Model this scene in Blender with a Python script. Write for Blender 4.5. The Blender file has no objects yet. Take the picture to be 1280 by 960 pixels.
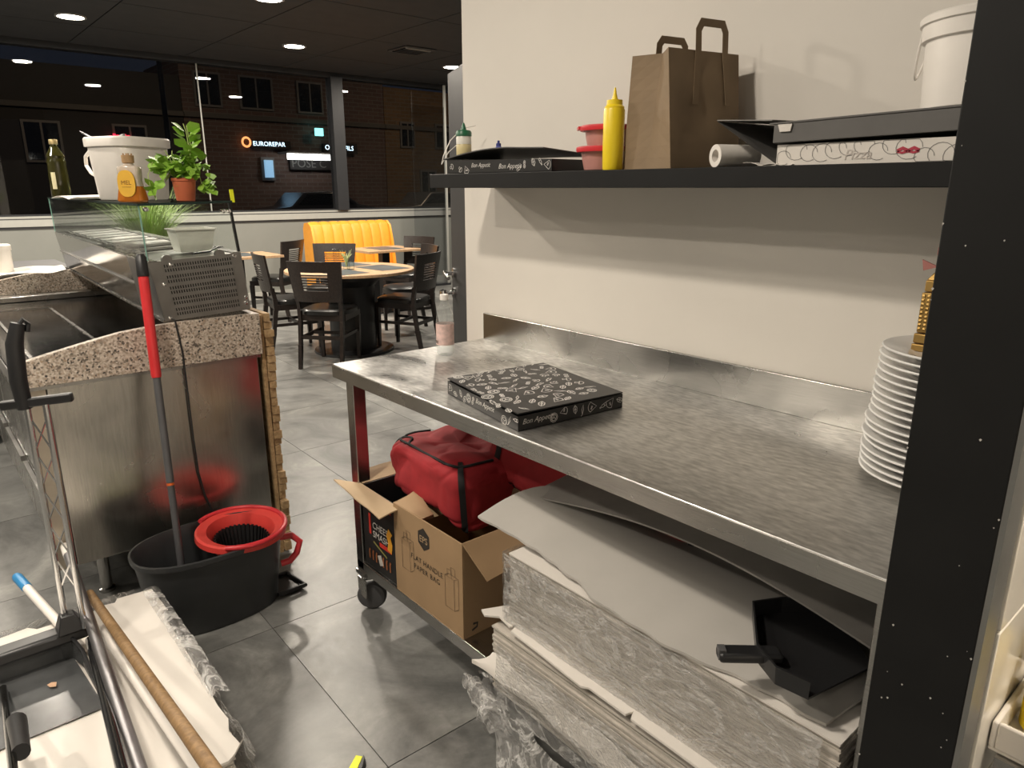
import bpy, bmesh, math, random
from mathutils import Vector, Matrix, noise
random.seed(7)
S = bpy.context.scene
COL = S.collection
PI = math.pi
# ------------------------------------------------------------------ camera
CF, CP, CH = 887.0, math.radians(15.4), math.radians(139.4)
CAM = Vector((0, 0, 1.45))
cd = bpy.data.cameras.new('camera'); cam = bpy.data.objects.new('camera', cd); COL.objects.link(cam)
cd.lens = CF / 1280 * 36; cd.sensor_width = 36; cd.clip_start = .02
cam.location = CAM; cam.rotation_euler = (PI/2 - CP, 0, CH - PI/2)
S.camera = cam
# ------------------------------------------------------------------ world, exposure, lamps
w = bpy.data.worlds.new('night_sky'); S.world = w; w.use_nodes = True
bgn = w.node_tree.nodes['Background']; bgn.inputs[0].default_value = (.010, .012, .018, 1); bgn.inputs[1].default_value = .6
S.view_settings.view_transform = 'Standard'; S.view_settings.look = 'None'
S.view_settings.gamma = 1; S.view_settings.use_curve_mapping = False
S.view_settings.exposure = 0.66
LAMPC = (1.0, .895, .76)
CEIL = 2.965
# x, y, watts of the recessed ceiling lamps (the ones in view first, the room goes on with more, the last is added to brighten the tiled side)
LAMPS = [(-8.02, 1.58, 34), (-8.02, 3.72, 34), (-6.22, 2.69, 52), (-6.22, .55, 46), (-8.02, -.56, 30), (-8.02, 5.86, 34), (-6.22, 4.83, 40),
         (-4.42, 1.60, 34), (-4.42, -.56, 44), (-6.22, -1.59, 24), (-2.1, -1.55, 22), (-1.45, -.30, 27), (-4.1, -2.8, 10), (.1, -2.6, 6), (.85, 1.25, 26)]

# ------------------------------------------------------------------ materials
def nt(name):
    m = bpy.data.materials.new(name); m.use_nodes = True
    t = m.node_tree; return m, t, t.nodes['Principled BSDF']
def setp(b, **k):
    for n, v in k.items():
        b.inputs[n.replace('_', ' ')].default_value = v
def N(t, ty, **k):
    n = t.nodes.new(ty)
    for a, v in k.items():
        if a in n.bl_rna.properties.keys(): setattr(n, a, v)
        else: n.inputs[a.replace('_', ' ')].default_value = v
    return n
def ramp(t, fac, stops):
    r = t.nodes.new('ShaderNodeValToRGB'); e = r.color_ramp.elements
    while len(e) < len(stops): e.new(.5)
    for i, (p, c) in enumerate(stops):
        e[i].position = p; e[i].color = (*c, 1)
    t.links.new(fac, r.inputs[0]); return r.outputs[0]
def coords(t, scale=(1, 1, 1), obj=True, rot=(0, 0, 0)):
    if obj: src = N(t, 'ShaderNodeTexCoord').outputs['Object']
    else: src = N(t, 'ShaderNodeNewGeometry').outputs['Position']
    mp = N(t, 'ShaderNodeMapping'); mp.inputs['Scale'].default_value = scale; mp.inputs['Rotation'].default_value = rot
    t.links.new(src, mp.inputs[0]); return mp.outputs[0]
def bump(t, b, fac, s=.2, d=.01):
    bn = N(t, 'ShaderNodeBump'); bn.inputs['Strength'].default_value = s; bn.inputs['Distance'].default_value = d
    t.links.new(fac, bn.inputs['Height']); t.links.new(bn.outputs[0], b.inputs['Normal'])
def mat(name, c, r=.5, metal=0, var=.08, sc=18, bmp=0, stretch=(1, 1, 1), **k):
    m, t, b = nt(name); setp(b, Roughness=r, Metallic=metal, **k)
    n = N(t, 'ShaderNodeTexNoise', Scale=sc, Detail=4.0); t.links.new(coords(t, stretch), n.inputs['Vector'])
    lo = tuple(max(0, x*(1-var)) for x in c); hi = tuple(min(1, x*(1+var)) for x in c)
    t.links.new(ramp(t, n.outputs[0], [(.3, lo), (.7, hi)]), b.inputs['Base Color'])
    if bmp: bump(t, b, n.outputs[0], bmp)
    return m
def emit(name, c, s):
    m, t, b = nt(name); setp(b, Base_Color=(*c, 1), Emission_Color=(*c, 1), Emission_Strength=s); return m
def glassy(name, tint=(1, 1, 1), refl=1.0, rough=.0, film=0.0):
    """thin pane: fresnel mix of see-through and mirror, a little grime film"""
    m, t, b = nt(name); t.nodes.remove(b)
    tr = N(t, 'ShaderNodeBsdfTransparent'); tr.inputs[0].default_value = (*tint, 1)
    gl = N(t, 'ShaderNodeBsdfGlossy'); gl.inputs['Roughness'].default_value = rough; gl.inputs[0].default_value = (refl, refl, refl, 1)
    fr = N(t, 'ShaderNodeFresnel'); ge = N(t, 'ShaderNodeNewGeometry'); ior = N(t, 'ShaderNodeMapRange')
    ior.inputs['To Min'].default_value = 1.45; ior.inputs['To Max'].default_value = 1/1.45
    t.links.new(ge.outputs['Backfacing'], ior.inputs['Value']); t.links.new(ior.outputs[0], fr.inputs[0])   # a pane's inner faces mirror no more than its outer ones
    mx = N(t, 'ShaderNodeMixShader'); t.links.new(fr.outputs[0], mx.inputs[0]); t.links.new(tr.outputs[0], mx.inputs[1]); t.links.new(gl.outputs[0], mx.inputs[2])
    out = mx.outputs[0]
    if film:
        df = N(t, 'ShaderNodeBsdfDiffuse'); df.inputs[0].default_value = (.8, .8, .78, 1)
        n = N(t, 'ShaderNodeTexNoise', Scale=9.0, Detail=5.0); t.links.new(coords(t), n.inputs['Vector'])
        mm = N(t, 'ShaderNodeMath', operation='MULTIPLY'); t.links.new(n.outputs[0], mm.inputs[0]); mm.inputs[1].default_value = film
        m2 = N(t, 'ShaderNodeMixShader'); t.links.new(mm.outputs[0], m2.inputs[0]); t.links.new(out, m2.inputs[1]); t.links.new(df.outputs[0], m2.inputs[2]); out = m2.outputs[0]
    t.links.new(out, t.nodes['Material Output'].inputs[0]); return m
def steel(name, c=.55, r=.28, stretch=(1, 40, 40), var=.18, cloud=.1, bmp=.04, tint=(1, .98, .94)):
    m, t, b = nt(name); setp(b, Metallic=1.0)
    n = N(t, 'ShaderNodeTexNoise', Scale=14.0, Detail=4.0); t.links.new(coords(t, stretch), n.inputs['Vector'])
    n2 = N(t, 'ShaderNodeTexNoise', Scale=4.0, Detail=7.0, Distortion=1.0); t.links.new(coords(t), n2.inputs['Vector'])
    mm = N(t, 'ShaderNodeMath', operation='MULTIPLY_ADD'); t.links.new(n2.outputs[0], mm.inputs[0]); mm.inputs[1].default_value = cloud*4; mm.inputs[2].default_value = r-cloud*2
    t.links.new(mm.outputs[0], b.inputs['Roughness'])
    a = N(t, 'ShaderNodeMath', operation='ADD'); t.links.new(n.outputs[0], a.inputs[0]); t.links.new(n2.outputs[0], a.inputs[1])
    hf = N(t, 'ShaderNodeMath', operation='MULTIPLY'); t.links.new(a.outputs[0], hf.inputs[0]); hf.inputs[1].default_value = .5
    t.links.new(ramp(t, hf.outputs[0], [(.38, tuple(c*(1-var)*x for x in tint)), (.62, tuple(c*(1+var)*x for x in tint))]), b.inputs['Base Color'])
    bump(t, b, n.outputs[0], bmp, .002); return m

def wood(name, c1, c2, sc=6, stretch=(1, 12, 12), r=.5):
    m, t, b = nt(name); setp(b, Roughness=r)
    n = N(t, 'ShaderNodeTexNoise', Scale=float(sc), Detail=6.0, Distortion=.6); t.links.new(coords(t, stretch), n.inputs['Vector'])
    t.links.new(ramp(t, n.outputs[0], [(.3, c1), (.7, c2)]), b.inputs['Base Color']); bump(t, b, n.outputs[0], .1); return m
def granite(name):
    m, t, b = nt(name); setp(b, Roughness=.35)
    v = N(t, 'ShaderNodeTexVoronoi', Scale=170.0); t.links.new(coords(t), v.inputs['Vector'])
    n = N(t, 'ShaderNodeTexNoise', Scale=120.0, Detail=3.0); t.links.new(coords(t), n.inputs['Vector'])
    hs = N(t, 'ShaderNodeSeparateColor'); t.links.new(v.outputs['Color'], hs.inputs[0])
    c = ramp(t, hs.outputs[0], [(0, (.05, .045, .04)), (.16, (.30, .25, .20)), (.45, (.55, .47, .39)), (.75, (.70, .63, .55)), (1, (.40, .30, .22))])
    mx = N(t, 'ShaderNodeMix', data_type='RGBA', blend_type='MULTIPLY'); mx.inputs[0].default_value = .5
    t.links.new(c, mx.inputs[6]); t.links.new(ramp(t, n.outputs[0], [(.35, (.45, .4, .36)), (.6, (1, 1, 1))]), mx.inputs[7])
    t.links.new(mx.outputs[2], b.inputs['Base Color']); return m
def concrete_tile(name):
    m, t, b = nt(name)
    p = coords(t, (1, 1, 1), obj=False)
    oi = N(t, 'ShaderNodeObjectInfo')
    ad = N(t, 'ShaderNodeVectorMath', operation='ADD'); t.links.new(p, ad.inputs[0])
    sc = N(t, 'ShaderNodeVectorMath', operation='SCALE'); t.links.new(oi.outputs['Random'], sc.inputs[0]); sc.inputs['Scale'].default_value = 30; t.links.new(sc.outputs[0], ad.inputs[1])
    n1 = N(t, 'ShaderNodeTexNoise', Scale=2.0, Detail=9.0, Roughness=.66, Distortion=1.1); t.links.new(ad.outputs[0], n1.inputs['Vector'])
    n2 = N(t, 'ShaderNodeTexNoise', Scale=34.0, Detail=5.0, Roughness=.7); t.links.new(ad.outputs[0], n2.inputs['Vector'])
    c1 = ramp(t, n1.outputs[0], [(.32, (.085, .086, .083)), (.48, (.165, .165, .158)), (.56, (.20, .20, .19)), (.70, (.34, .335, .315))])
    c2 = ramp(t, n2.outputs[0], [(.3, (.78, .78, .78)), (.7, (1.1, 1.1, 1.1))])
    mx = N(t, 'ShaderNodeMix', data_type='RGBA', blend_type='MULTIPLY'); mx.inputs[0].default_value = .8
    t.links.new(c1, mx.inputs[6]); t.links.new(c2, mx.inputs[7]); t.links.new(mx.outputs[2], b.inputs['Base Color'])
    rr = N(t, 'ShaderNodeMath', operation='MULTIPLY_ADD'); t.links.new(n2.outputs[0], rr.inputs[0]); rr.inputs[1].default_value = .25; rr.inputs[2].default_value = .24
    t.links.new(rr.outputs[0], b.inputs['Roughness']); bump(t, b, n2.outputs[0], .08, .004); return m
def brickm(name, c1, c2, mc, sc=1.0):
    m, t, b = nt(name); setp(b, Roughness=.9)
    g = N(t, 'ShaderNodeNewGeometry'); s = N(t, 'ShaderNodeSeparateXYZ'); t.links.new(g.outputs['Position'], s.inputs[0])
    c = N(t, 'ShaderNodeCombineXYZ'); t.links.new(s.outputs[1], c.inputs[0]); t.links.new(s.outputs[2], c.inputs[1])
    br = N(t, 'ShaderNodeTexBrick', Scale=sc); br.inputs['Color1'].default_value = (*c1, 1); br.inputs['Color2'].default_value = (*c2, 1); br.inputs['Mortar'].default_value = (*mc, 1)
    br.inputs['Brick Width'].default_value = .42; br.inputs['Row Height'].default_value = .14; br.inputs['Mortar Size'].default_value = .016
    t.links.new(c.outputs[0], br.inputs[0]); t.links.new(br.outputs[0], b.inputs['Base Color']); return m
def wrapm(name, dens=.35):
    """crumpled stretch film"""
    m, t, b = nt(name); t.nodes.remove(b)
    n = N(t, 'ShaderNodeTexNoise', Scale=26.0, Detail=7.0, Distortion=2.5); t.links.new(coords(t, (1, 1, 1.8)), n.inputs['Vector'])
    v = N(t, 'ShaderNodeTexNoise', Scale=3.6, Detail=6.0, Distortion=3.2, Roughness=.55); t.links.new(coords(t, (1, 1, 2.2)), v.inputs['Vector'])
    bn = N(t, 'ShaderNodeBump'); bn.inputs['Strength'].default_value = 1.0; bn.inputs['Distance'].default_value = .012; t.links.new(n.outputs[0], bn.inputs['Height'])
    tr = N(t, 'ShaderNodeBsdfTransparent'); tr.inputs[0].default_value = (.97, .97, .97, 1)
    gl = N(t, 'ShaderNodeBsdfGlossy'); gl.inputs['Roughness'].default_value = .16; t.links.new(bn.outputs[0], gl.inputs['Normal'])
    df = N(t, 'ShaderNodeBsdfDiffuse'); df.inputs[0].default_value = (.8, .79, .77, 1); t.links.new(bn.outputs[0], df.inputs['Normal'])
    lw = N(t, 'ShaderNodeLayerWeight'); lw.inputs[0].default_value = .22; t.links.new(bn.outputs[0], lw.inputs['Normal'])
    mx = N(t, 'ShaderNodeMixShader'); t.links.new(lw.outputs['Facing'], mx.inputs[0]); t.links.new(tr.outputs[0], mx.inputs[1]); t.links.new(gl.outputs[0], mx.inputs[2])
    f = ramp(t, v.outputs[0], [(.30, (dens*.1,)*3), (.44, (dens*.15,)*3), (.5, (dens,)*3), (.56, (dens*.15,)*3), (.62, (dens*.5,)*3), (.70, (dens*.1,)*3)])
    m2 = N(t, 'ShaderNodeMixShader'); t.links.new(f, m2.inputs[0]); t.links.new(mx.outputs[0], m2.inputs[1]); t.links.new(df.outputs[0], m2.inputs[2])
    t.links.new(m2.outputs[0], t.nodes['Material Output'].inputs[0]); return m

WALL = mat('cream_wall_paint', (.74, .70, .64), .6, var=.025, sc=3, bmp=.03)
GREYW = mat('grey_panel_paint', (.235, .24, .22), .55, var=.03, sc=4)
GREYD = mat('dark_grey_trim', (.06, .06, .062), .5, var=.05)
GREYL = mat('ledge_grey', (.40, .40, .37), .5, var=.03)
ANTH = mat('anthracite_paint', (.026, .027, .03), .45, var=.06)
BLACKP = mat('chipped_black_paint', (.0065, .0065, .0065), .6, var=.2, sc=9, Specular_IOR_Level=.28)
CEILM = mat('black_ceiling_panel', (.036, .037, .040), .75, var=.12, sc=6)
CEILR = mat('ceiling_grid', (.055, .055, .057), .6)
TILE = concrete_tile('concrete_floor_tile')
GROUT = mat('dark_grout', (.075, .074, .07), .9)
STEELT = steel('worn_steel_top', .56, .37, (2.5, 7, 7), .30, .17)
STEELB = steel('brushed_steel', .44, .27, (1, 50, 50), .12, .018)
STEELP = steel('steel_side_panel', .56, .24, (14, 14, 1), .12, .06, tint=(1, .96, .88))
STEELG = steel('grey_grille_steel', .34, .38, (1, 1, 1), .1, .05)
DARKST = steel('dark_worktop_steel', .10, .16, (1, 20, 20), .2, .05)
CHROME = mat('chrome', (.75, .75, .75), .12, 1.0, var=.02)
TUBEM = mat('grey_metal_tube', (.30, .29, .30), .42, 1.0, var=.1)
BLKPL = mat('black_plastic', (.014, .014, .015), .38, var=.1)
BLKMAT = mat('matt_black_plastic', (.009, .009, .010), .7, var=.1)
BUCKETG = mat('charcoal_plastic', (.032, .034, .036), .42, var=.08)
REDPL = mat('red_plastic', (.62, .035, .045), .32, var=.06)
WHITEPL = mat('white_plastic', (.80, .76, .71), .4, var=.03)
CHINA = mat('white_china', (.80, .79, .77), .12, var=.02)
KRAFT = mat('brown_kraft_paper', (.235, .165, .098), .75, var=.09, sc=10, bmp=.12)
KRAFTL = mat('light_kraft_paper', (.50, .37, .23), .75, var=.06, sc=10, bmp=.1)
CARDB = mat('corrugated_cardboard', (.33, .215, .115), .8, var=.07, sc=8)
CARDIN = mat('cardboard_inside', (.40, .28, .16), .85, var=.07, sc=8)
CARDW = mat('white_card', (.72, .68, .63), .7, var=.03, sc=6)
CARDG = mat('grey_card', (.43, .41, .38), .75, var=.05, sc=7)
CARDE = mat('card_edge', (.46, .42, .37), .85, var=.25, sc=60)
GREYCARD = mat('dark_grey_board', (.115, .11, .105), .6, var=.08)
PRINTK = mat('black_printed_card', (.018, .017, .017), .38, var=.1)
PRINTW = mat('white_print', (.62, .60, .57), .5, var=.25, sc=60)
PRINTG = mat('grey_line_print', (.20, .19, .18), .6)
INK = mat('black_ink', (.03, .025, .02), .6)
INKB = mat('brown_ink_line', (.13, .085, .05), .7)
REDFAB = mat('red_nylon', (.33, .016, .022), .8, var=.1, sc=30, bmp=.08)
BLKFAB = mat('black_webbing', (.008, .008, .009), .75, var=.1, sc=60)
YELLOW = mat('yellow_plastic', (.88, .66, .02), .35, var=.03)
YELG = mat('fluorescent_yellow', (.75, .78, .02), .5, var=.04)
RUBBER = mat('grey_rubber', (.075, .075, .078), .6, var=.1)
ESPR = wood('espresso_wood', (.012, .009, .008), (.028, .02, .017), r=.35)
LEATH = mat('black_leatherette', (.013, .013, .013), .32, var=.1, sc=40, bmp=.05)
ORANGE = mat('orange_leatherette', (.82, .34, .035), .42, var=.05, sc=20)
TABLEW = wood('oak_table_edge', (.36, .22, .12), (.52, .35, .21), r=.4)
BLUEST = mat('dark_slate_inlay', (.075, .088, .095), .35, var=.3, sc=5)
PALLET = wood('rough_pine', (.30, .19, .09), (.52, .36, .19), r=.8)
STICKW = wood('worn_wooden_stick', (.17, .095, .035), (.30, .18, .075), 9, (8, 8, 1), .6)
GRAN = granite('speckled_granite')
PANE = glassy('window_glass', (.86, .87, .88), 1.0)
CLEAR = glassy('clear_glass', (.965, .985, .975), .28, .0, .01)
BOTTLEP = glassy('clear_plastic', (.86, .88, .88), 1.0, .06, .30)
GEDGE = mat('green_glass_edge', (.20, .38, .32), .15, var=.1)
WRAP = wrapm('stretch_film', .40)
WRAPD = wrapm('loose_stretch_film', .55)
GREEN = mat('basil_leaf', (.23, .42, .045), .5, var=.3, sc=30)
GRASSM = mat('grass_blade', (.30, .42, .13), .5, var=.35, sc=12)
TERRA = mat('terracotta', (.46, .11, .045), .7, var=.1)
OILG = mat('dark_oil_glass', (.030, .028, .006), .08, var=.2)
GOLDM = mat('gold_metal', (.42, .27, .09), .5, .9, var=.15)
AMBER = mat('amber_liquid', (.42, .13, .015), .12, var=.12)
LABELY = mat('yellow_label', (.78, .45, .05), .5, var=.06)
CORK = mat('cork', (.38, .24, .12), .85, var=.15, sc=60)
LENSM = emit('lamp_lens', (1, .93, .80), 28)

# ------------------------------------------------------------------ mesh building
ORG = {}
def root_of(o):
    while o.parent: o = o.parent
    return o
class MB:
    def __init__(s): s.v = []; s.f = []; s.sm = []
    def add(s, vs, fs, smooth=False):
        n = len(s.v); s.v += [Vector(p) for p in vs]; s.f += [tuple(n+i for i in f) for f in fs]; s.sm += [smooth]*len(fs); return s
    def box(s, x0, x1, y0, y1, z0, z1, M=None):
        vs = [Vector(p) for p in [(x0,y0,z0),(x1,y0,z0),(x1,y1,z0),(x0,y1,z0),(x0,y0,z1),(x1,y0,z1),(x1,y1,z1),(x0,y1,z1)]]
        if M: vs = [M @ p for p in vs]
        return s.add(vs, [(0,3,2,1),(4,5,6,7),(0,1,5,4),(1,2,6,5),(2,3,7,6),(3,0,4,7)])
    def hexa(s, b, t):           # four bottom, four top corners
        return s.add(list(b)+list(t), [(0,3,2,1),(4,5,6,7),(0,1,5,4),(1,2,6,5),(2,3,7,6),(3,0,4,7)])
    def bar(s, a, b, w, h, up=(0, 0, 1)):
        a = Vector(a); b = Vector(b); d = (b-a).normalized(); u = Vector(up)
        x = d.cross(u)
        if x.length < 1e-4: x = d.cross(Vector((1, 0, 0)))
        x.normalize(); y = x.cross(d); x *= w/2; y *= h/2
        return s.hexa([a-x-y, a+x-y, a+x+y, a-x+y], [b-x-y, b+x-y, b+x+y, b-x+y])
    def tube(s, pts, r, n=10, cap=True, closed=False):
        pts = [Vector(p) for p in pts]; m = len(pts); rs = r if isinstance(r, (list, tuple)) else [r]*m
        vs = []; pr = None
        for i, p in enumerate(pts):
            if closed: d = pts[(i+1) % m]-pts[i-1]
            else: d = pts[min(i+1, m-1)]-pts[max(i-1, 0)]
            d.normalize()
            if pr is None: x = d.orthogonal().normalized()
            else: x = pr-d*pr.dot(d); x.normalize()
            pr = x; y = d.cross(x)
            for k in range(n):
                a = 2*PI*k/n; vs.append(p+(x*math.cos(a)+y*math.sin(a))*rs[i])
        fs = []
        for i in range(m if closed else m-1):
            j = (i+1) % m
            for k in range(n): fs.append((i*n+k, i*n+(k+1) % n, j*n+(k+1) % n, j*n+k))
        s.add(vs, fs, True)
        if cap and not closed:
            b = len(s.v)-len(vs); s.f.append(tuple(b+k for k in range(n-1, -1, -1))); s.f.append(tuple(b+(m-1)*n+k for k in range(n))); s.sm += [False, False]
        return s
    def lathe(s, prof, n=28, c=(0, 0, 0), sx=1, sy=1, smooth=True, cap=True, M=None):
        vs = []
        for r, z in prof:
            for k in range(n):
                a = 2*PI*k/n; p = Vector((r*math.cos(a)*sx, r*math.sin(a)*sy, z))
                vs.append((M @ p if M else p)+Vector(c))
        fs = []
        for i in range(len(prof)-1):
            for k in range(n): fs.append((i*n+k, i*n+(k+1) % n, (i+1)*n+(k+1) % n, (i+1)*n+k))
        s.add(vs, fs, smooth)
        if cap:
            b = len(s.v)-len(vs); m = len(prof)
            if prof[0][0] > 1e-4: s.f.append(tuple(b+k for k in range(n-1, -1, -1))); s.sm.append(False)
            if prof[-1][0] > 1e-4: s.f.append(tuple(b+(m-1)*n+k for k in range(n))); s.sm.append(False)
        return s
    def prism(s, poly, d):       # poly: 3-D points, extruded by d
        n = len(poly); a = [Vector(p) for p in poly]; d = Vector(d); b = [p+d for p in a]
        return s.add(a+b, [tuple(range(n-1, -1, -1)), tuple(range(n, 2*n))]+[(i, (i+1) % n, n+(i+1) % n, n+i) for i in range(n)])
    def grid(s, P, nu, nv, thick=0, smooth=True, closed_u=False):
        vs = [Vector(P(i/nu, j/nv)) for j in range(nv+1) for i in range(nu+1)]
        q = lambda i, j: j*(nu+1)+i
        fs = [(q(i, j), q(i+1, j), q(i+1, j+1), q(i, j+1)) for j in range(nv) for i in range(nu)]
        if not thick: return s.add(vs, fs, smooth)
        m = len(vs); lo = [p-Vector((0, 0, thick)) for p in vs]
        fs2 = [tuple(m+k for k in reversed(f)) for f in fs]
        for i in range(nu): fs2 += [(q(i+1, 0), q(i, 0), m+q(i, 0), m+q(i+1, 0)), (q(i, nv), q(i+1, nv), m+q(i+1, nv), m+q(i, nv))]
        for j in range(nv): fs2 += [(q(0, j), q(0, j+1), m+q(0, j+1), m+q(0, j)), (q(nu, j+1), q(nu, j), m+q(nu, j), m+q(nu, j+1))]
        return s.add(vs+lo, fs+fs2, smooth)
    def mesh(s, name, off=Vector((0, 0, 0))):
        me = bpy.data.meshes.new(name); me.from_pydata([p-off for p in s.v], [], s.f)
        me.polygons.foreach_set('use_smooth', s.sm); me.update(); return me
    def build(s, name, m, parent=None, bev=0, org=None, auto=True, kind=None):
        off = Vector(org) if org else Vector((0, 0, 0))
        if parent: off = ORG.get(root_of(parent).name, Vector((0, 0, 0)))
        me = s.mesh(name, off); me.materials.append(m)
        o = bpy.data.objects.new(name, me); COL.objects.link(o)
        if parent: o.parent = parent
        elif org: o.location = off; ORG[o.name] = off
        if auto:
            try: me.set_sharp_from_angle(angle=math.radians(38))
            except Exception: pass
        if bev:
            b = o.modifiers.new('bevel', 'BEVEL'); b.width = bev; b.segments = 2; b.limit_method = 'ANGLE'; b.angle_limit = math.radians(50)
        if kind: o['kind'] = kind
        return o
def tag(o, label, cat, group=None):
    o['label'] = label; o['category'] = cat
    if group: o['group'] = group
    return o
def thing(name, label, cat, loc=(0, 0, 0), rz=0, group=None, world=True):
    o = bpy.data.objects.new(name, None); COL.objects.link(o); o.location = loc; o.rotation_euler = (0, 0, rz)
    o.empty_display_size = .05
    if world: ORG[o.name] = Vector(loc)
    return tag(o, label, cat, group)
def copy_tree(o, parent=None):
    c = o.copy(); COL.objects.link(c)
    if parent: c.parent = parent
    for ch in list(o.children): copy_tree(ch, c)
    return c
def struct(o):
    o['kind'] = 'structure'; return o
def bx(name, m, *b, parent=None, bev=0, org=None): return MB().box(*b).build(name, m, parent, bev, org)
def pix(u, v, **k):
    """point where the sight line of pixel (u,v) meets a plane"""
    a = (480-v)/CF; b = (u-640)/CF
    z = -math.sin(CP)+a*math.cos(CP); w_ = math.cos(CP)+a*math.sin(CP)
    d = Vector((w_*math.cos(CH)+b*math.sin(CH), w_*math.sin(CH)-b*math.cos(CH), z))
    (ax, val), = k.items(); i = 'xyz'.index(ax); return CAM+d*((val-CAM[i])/d[i])
# text and line drawing --------------------------------------------------
def text_mb(mb, s, size, O, X, Y, shear=0, align='LEFT', off=.0006, spacing=1.0):
    """flat lettering on the plane with origin O, unit directions X (right) and Y (up)"""
    c = bpy.data.curves.new('lettering', 'FONT'); c.body = s; c.size = size; c.shear = shear; c.align_x = align; c.resolution_u = 3; c.space_character = spacing
    o = bpy.data.objects.new('lettering', c); COL.objects.link(o); dg = bpy.context.evaluated_depsgraph_get(); dg.update()
    me = bpy.data.meshes.new_from_object(o.evaluated_get(dg)); X = Vector(X).normalized(); Y = Vector(Y).normalized(); Z = X.cross(Y)
    vs = [Vector(O)+X*v.co.x+Y*v.co.y+Z*off for v in me.vertices]; fs = [tuple(p.vertices) for p in me.polygons]
    COL.objects.unlink(o); bpy.data.objects.remove(o); bpy.data.meshes.remove(me)
    mb.add(vs, fs); return mb
def stroke(mb, pts, wd, O, X, Y, off=.0005, closed=False):
    X = Vector(X).normalized(); Y = Vector(Y).normalized(); Z = X.cross(Y); n = len(pts)
    P = [Vector((p[0], p[1])) for p in pts]; vs = []
    for i in range(n):
        d = (P[(i+1) % n]-P[i-1]) if closed else (P[min(i+1, n-1)]-P[max(i-1, 0)])
        if d.length < 1e-9: d = Vector((1, 0))
        d.normalize(); q = Vector((-d.y, d.x))*wd/2
        for s_ in (1, -1):
            a = P[i]+q*s_; vs.append(Vector(O)+X*a.x+Y*a.y+Z*off)
    fs = [(2*i, 2*i+1, 2*((i+1) % n)+1, 2*((i+1) % n)) for i in range(n if closed else n-1)]
    mb.add(vs, fs)
def doodle(kind, s, rnd):
    C = lambda r, a0=0, a1=2*PI, n=10, cx=0, cy=0, e=1: [(cx+r*math.cos(a0+(a1-a0)*i/n), cy+r*e*math.sin(a0+(a1-a0)*i/n)) for i in range(n+1)]
    if kind == 0:    # slice
        L = [[(-s, .6*s), (0, -s), (s, .6*s)], C(1.15*s, PI*.15, PI*.85, cy=-.0*s), C(.16*s, n=6, cy=.2*s), C(.14*s, n=6, cx=-.35*s, cy=.35*s)]
    elif kind == 1:  # ring with spokes
        L = [C(s), C(.7*s)]+[[(0, 0), (.65*s*math.cos(a), .65*s*math.sin(a))] for a in (0, 2.1, 4.2)]
    elif kind == 2:  # leaf
        L = [[(-s, 0), (-.4*s, .5*s), (.4*s, .45*s), (s, 0), (.4*s, -.45*s), (-.4*s, -.5*s), (-s, 0)], [(-s, 0), (s, 0)], [(-.2*s, 0), (.1*s, .3*s)], [(-.2*s, 0), (.1*s, -.3*s)]]
    elif kind == 3:  # mushroom
        L = [C(.8*s, 0, PI), [(-.8*s, 0), (.8*s, 0)], [(-.25*s, 0), (-.3*s, -.8*s), (.3*s, -.8*s), (.25*s, 0)]]
    elif kind == 4:  # chilli / knife
        L = [[(-s, .2*s), (0, .35*s), (s, 0), (0, -.1*s), (-s, .2*s)], [(-s, .2*s), (-1.3*s, .5*s)]]
    elif kind == 5:  # olives
        L = [C(.45*s, cx=-.4*s, e=.8), C(.45*s, cx=.5*s, cy=.2*s, e=.8), C(.12*s, n=5, cx=-.4*s), C(.12*s, n=5, cx=.5*s, cy=.2*s)]
    else:            # bottle
        L = [[(-.3*s, -s), (-.3*s, .2*s), (-.1*s, .5*s), (-.1*s, s), (.1*s, s), (.1*s, .5*s), (.3*s, .2*s), (.3*s, -s), (-.3*s, -s)], [(-.3*s, -.4*s), (.3*s, -.4*s)]]
    a = rnd.uniform(0, 2*PI); ca, sa = math.cos(a), math.sin(a)
    return [[(x*ca-y*sa, x*sa+y*ca) for x, y in l] for l in L]
def doodles(mb, W, H, size, wd, O, X, Y, seed, skip=None, dens=1.0):
    """food line drawings scattered over a W x H rectangle"""
    r = random.Random(seed); pts = []
    tries = int(W*H/(size*size)*60*dens)
    for _ in range(tries):
        x, y = r.uniform(size*.7, W-size*.7), r.uniform(size*.7, H-size*.7) if H > size*1.5 else H/2
        if skip and skip[0] < x < skip[1] and skip[2] < y < skip[3]: continue
        if all((x-a)**2+(y-b)**2 > (1.75*size)**2 for a, b in pts):
            pts.append((x, y))
            for l in doodle(r.randrange(7), size*r.uniform(.75, .95), r):
                stroke(mb, [(x+p, min(max(y+q, .001), H-.001)) for p, q in l], wd, O, X, Y)
    return mb

# ================================================================== SETTING
# floor: large square tiles with recessed joints
floor = struct(bx('floor', GROUT, -9.6, 1.6, -4.2, 9.2, -.06, -.004)); ORG[floor.name] = Vector((0, 0, 0))
TS = .782; rot = math.radians(-1.2); R2 = Matrix.Rotation(rot, 3, 'Z')
tmesh = MB(); g = .0014; tmesh.hexa([(g, g, -.006), (TS-g, g, -.006), (TS-g, TS-g, -.006), (g, TS-g, -.006)], [(g, g, 0), (TS-g, g, 0), (TS-g, TS-g, 0), (g, TS-g, 0)])
tme = tmesh.mesh('tile'); tme.materials.append(TILE)
O0 = Vector((-2.14, .757, 0))
for i in range(-10, 5):
    for j in range(-4, 10):
        p = O0+R2 @ Vector((i*TS, j*TS, 0))
        if not (-9.9 < p.x < 1.3 and -2.6 < p.y < 8.0): continue
        if p.x+.39 < -2.7 and p.y < -1.6: continue
        o = bpy.data.objects.new('tile', tme); COL.objects.link(o); o.parent = floor; o.location = p; o.rotation_euler = (0, 0, rot)
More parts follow.
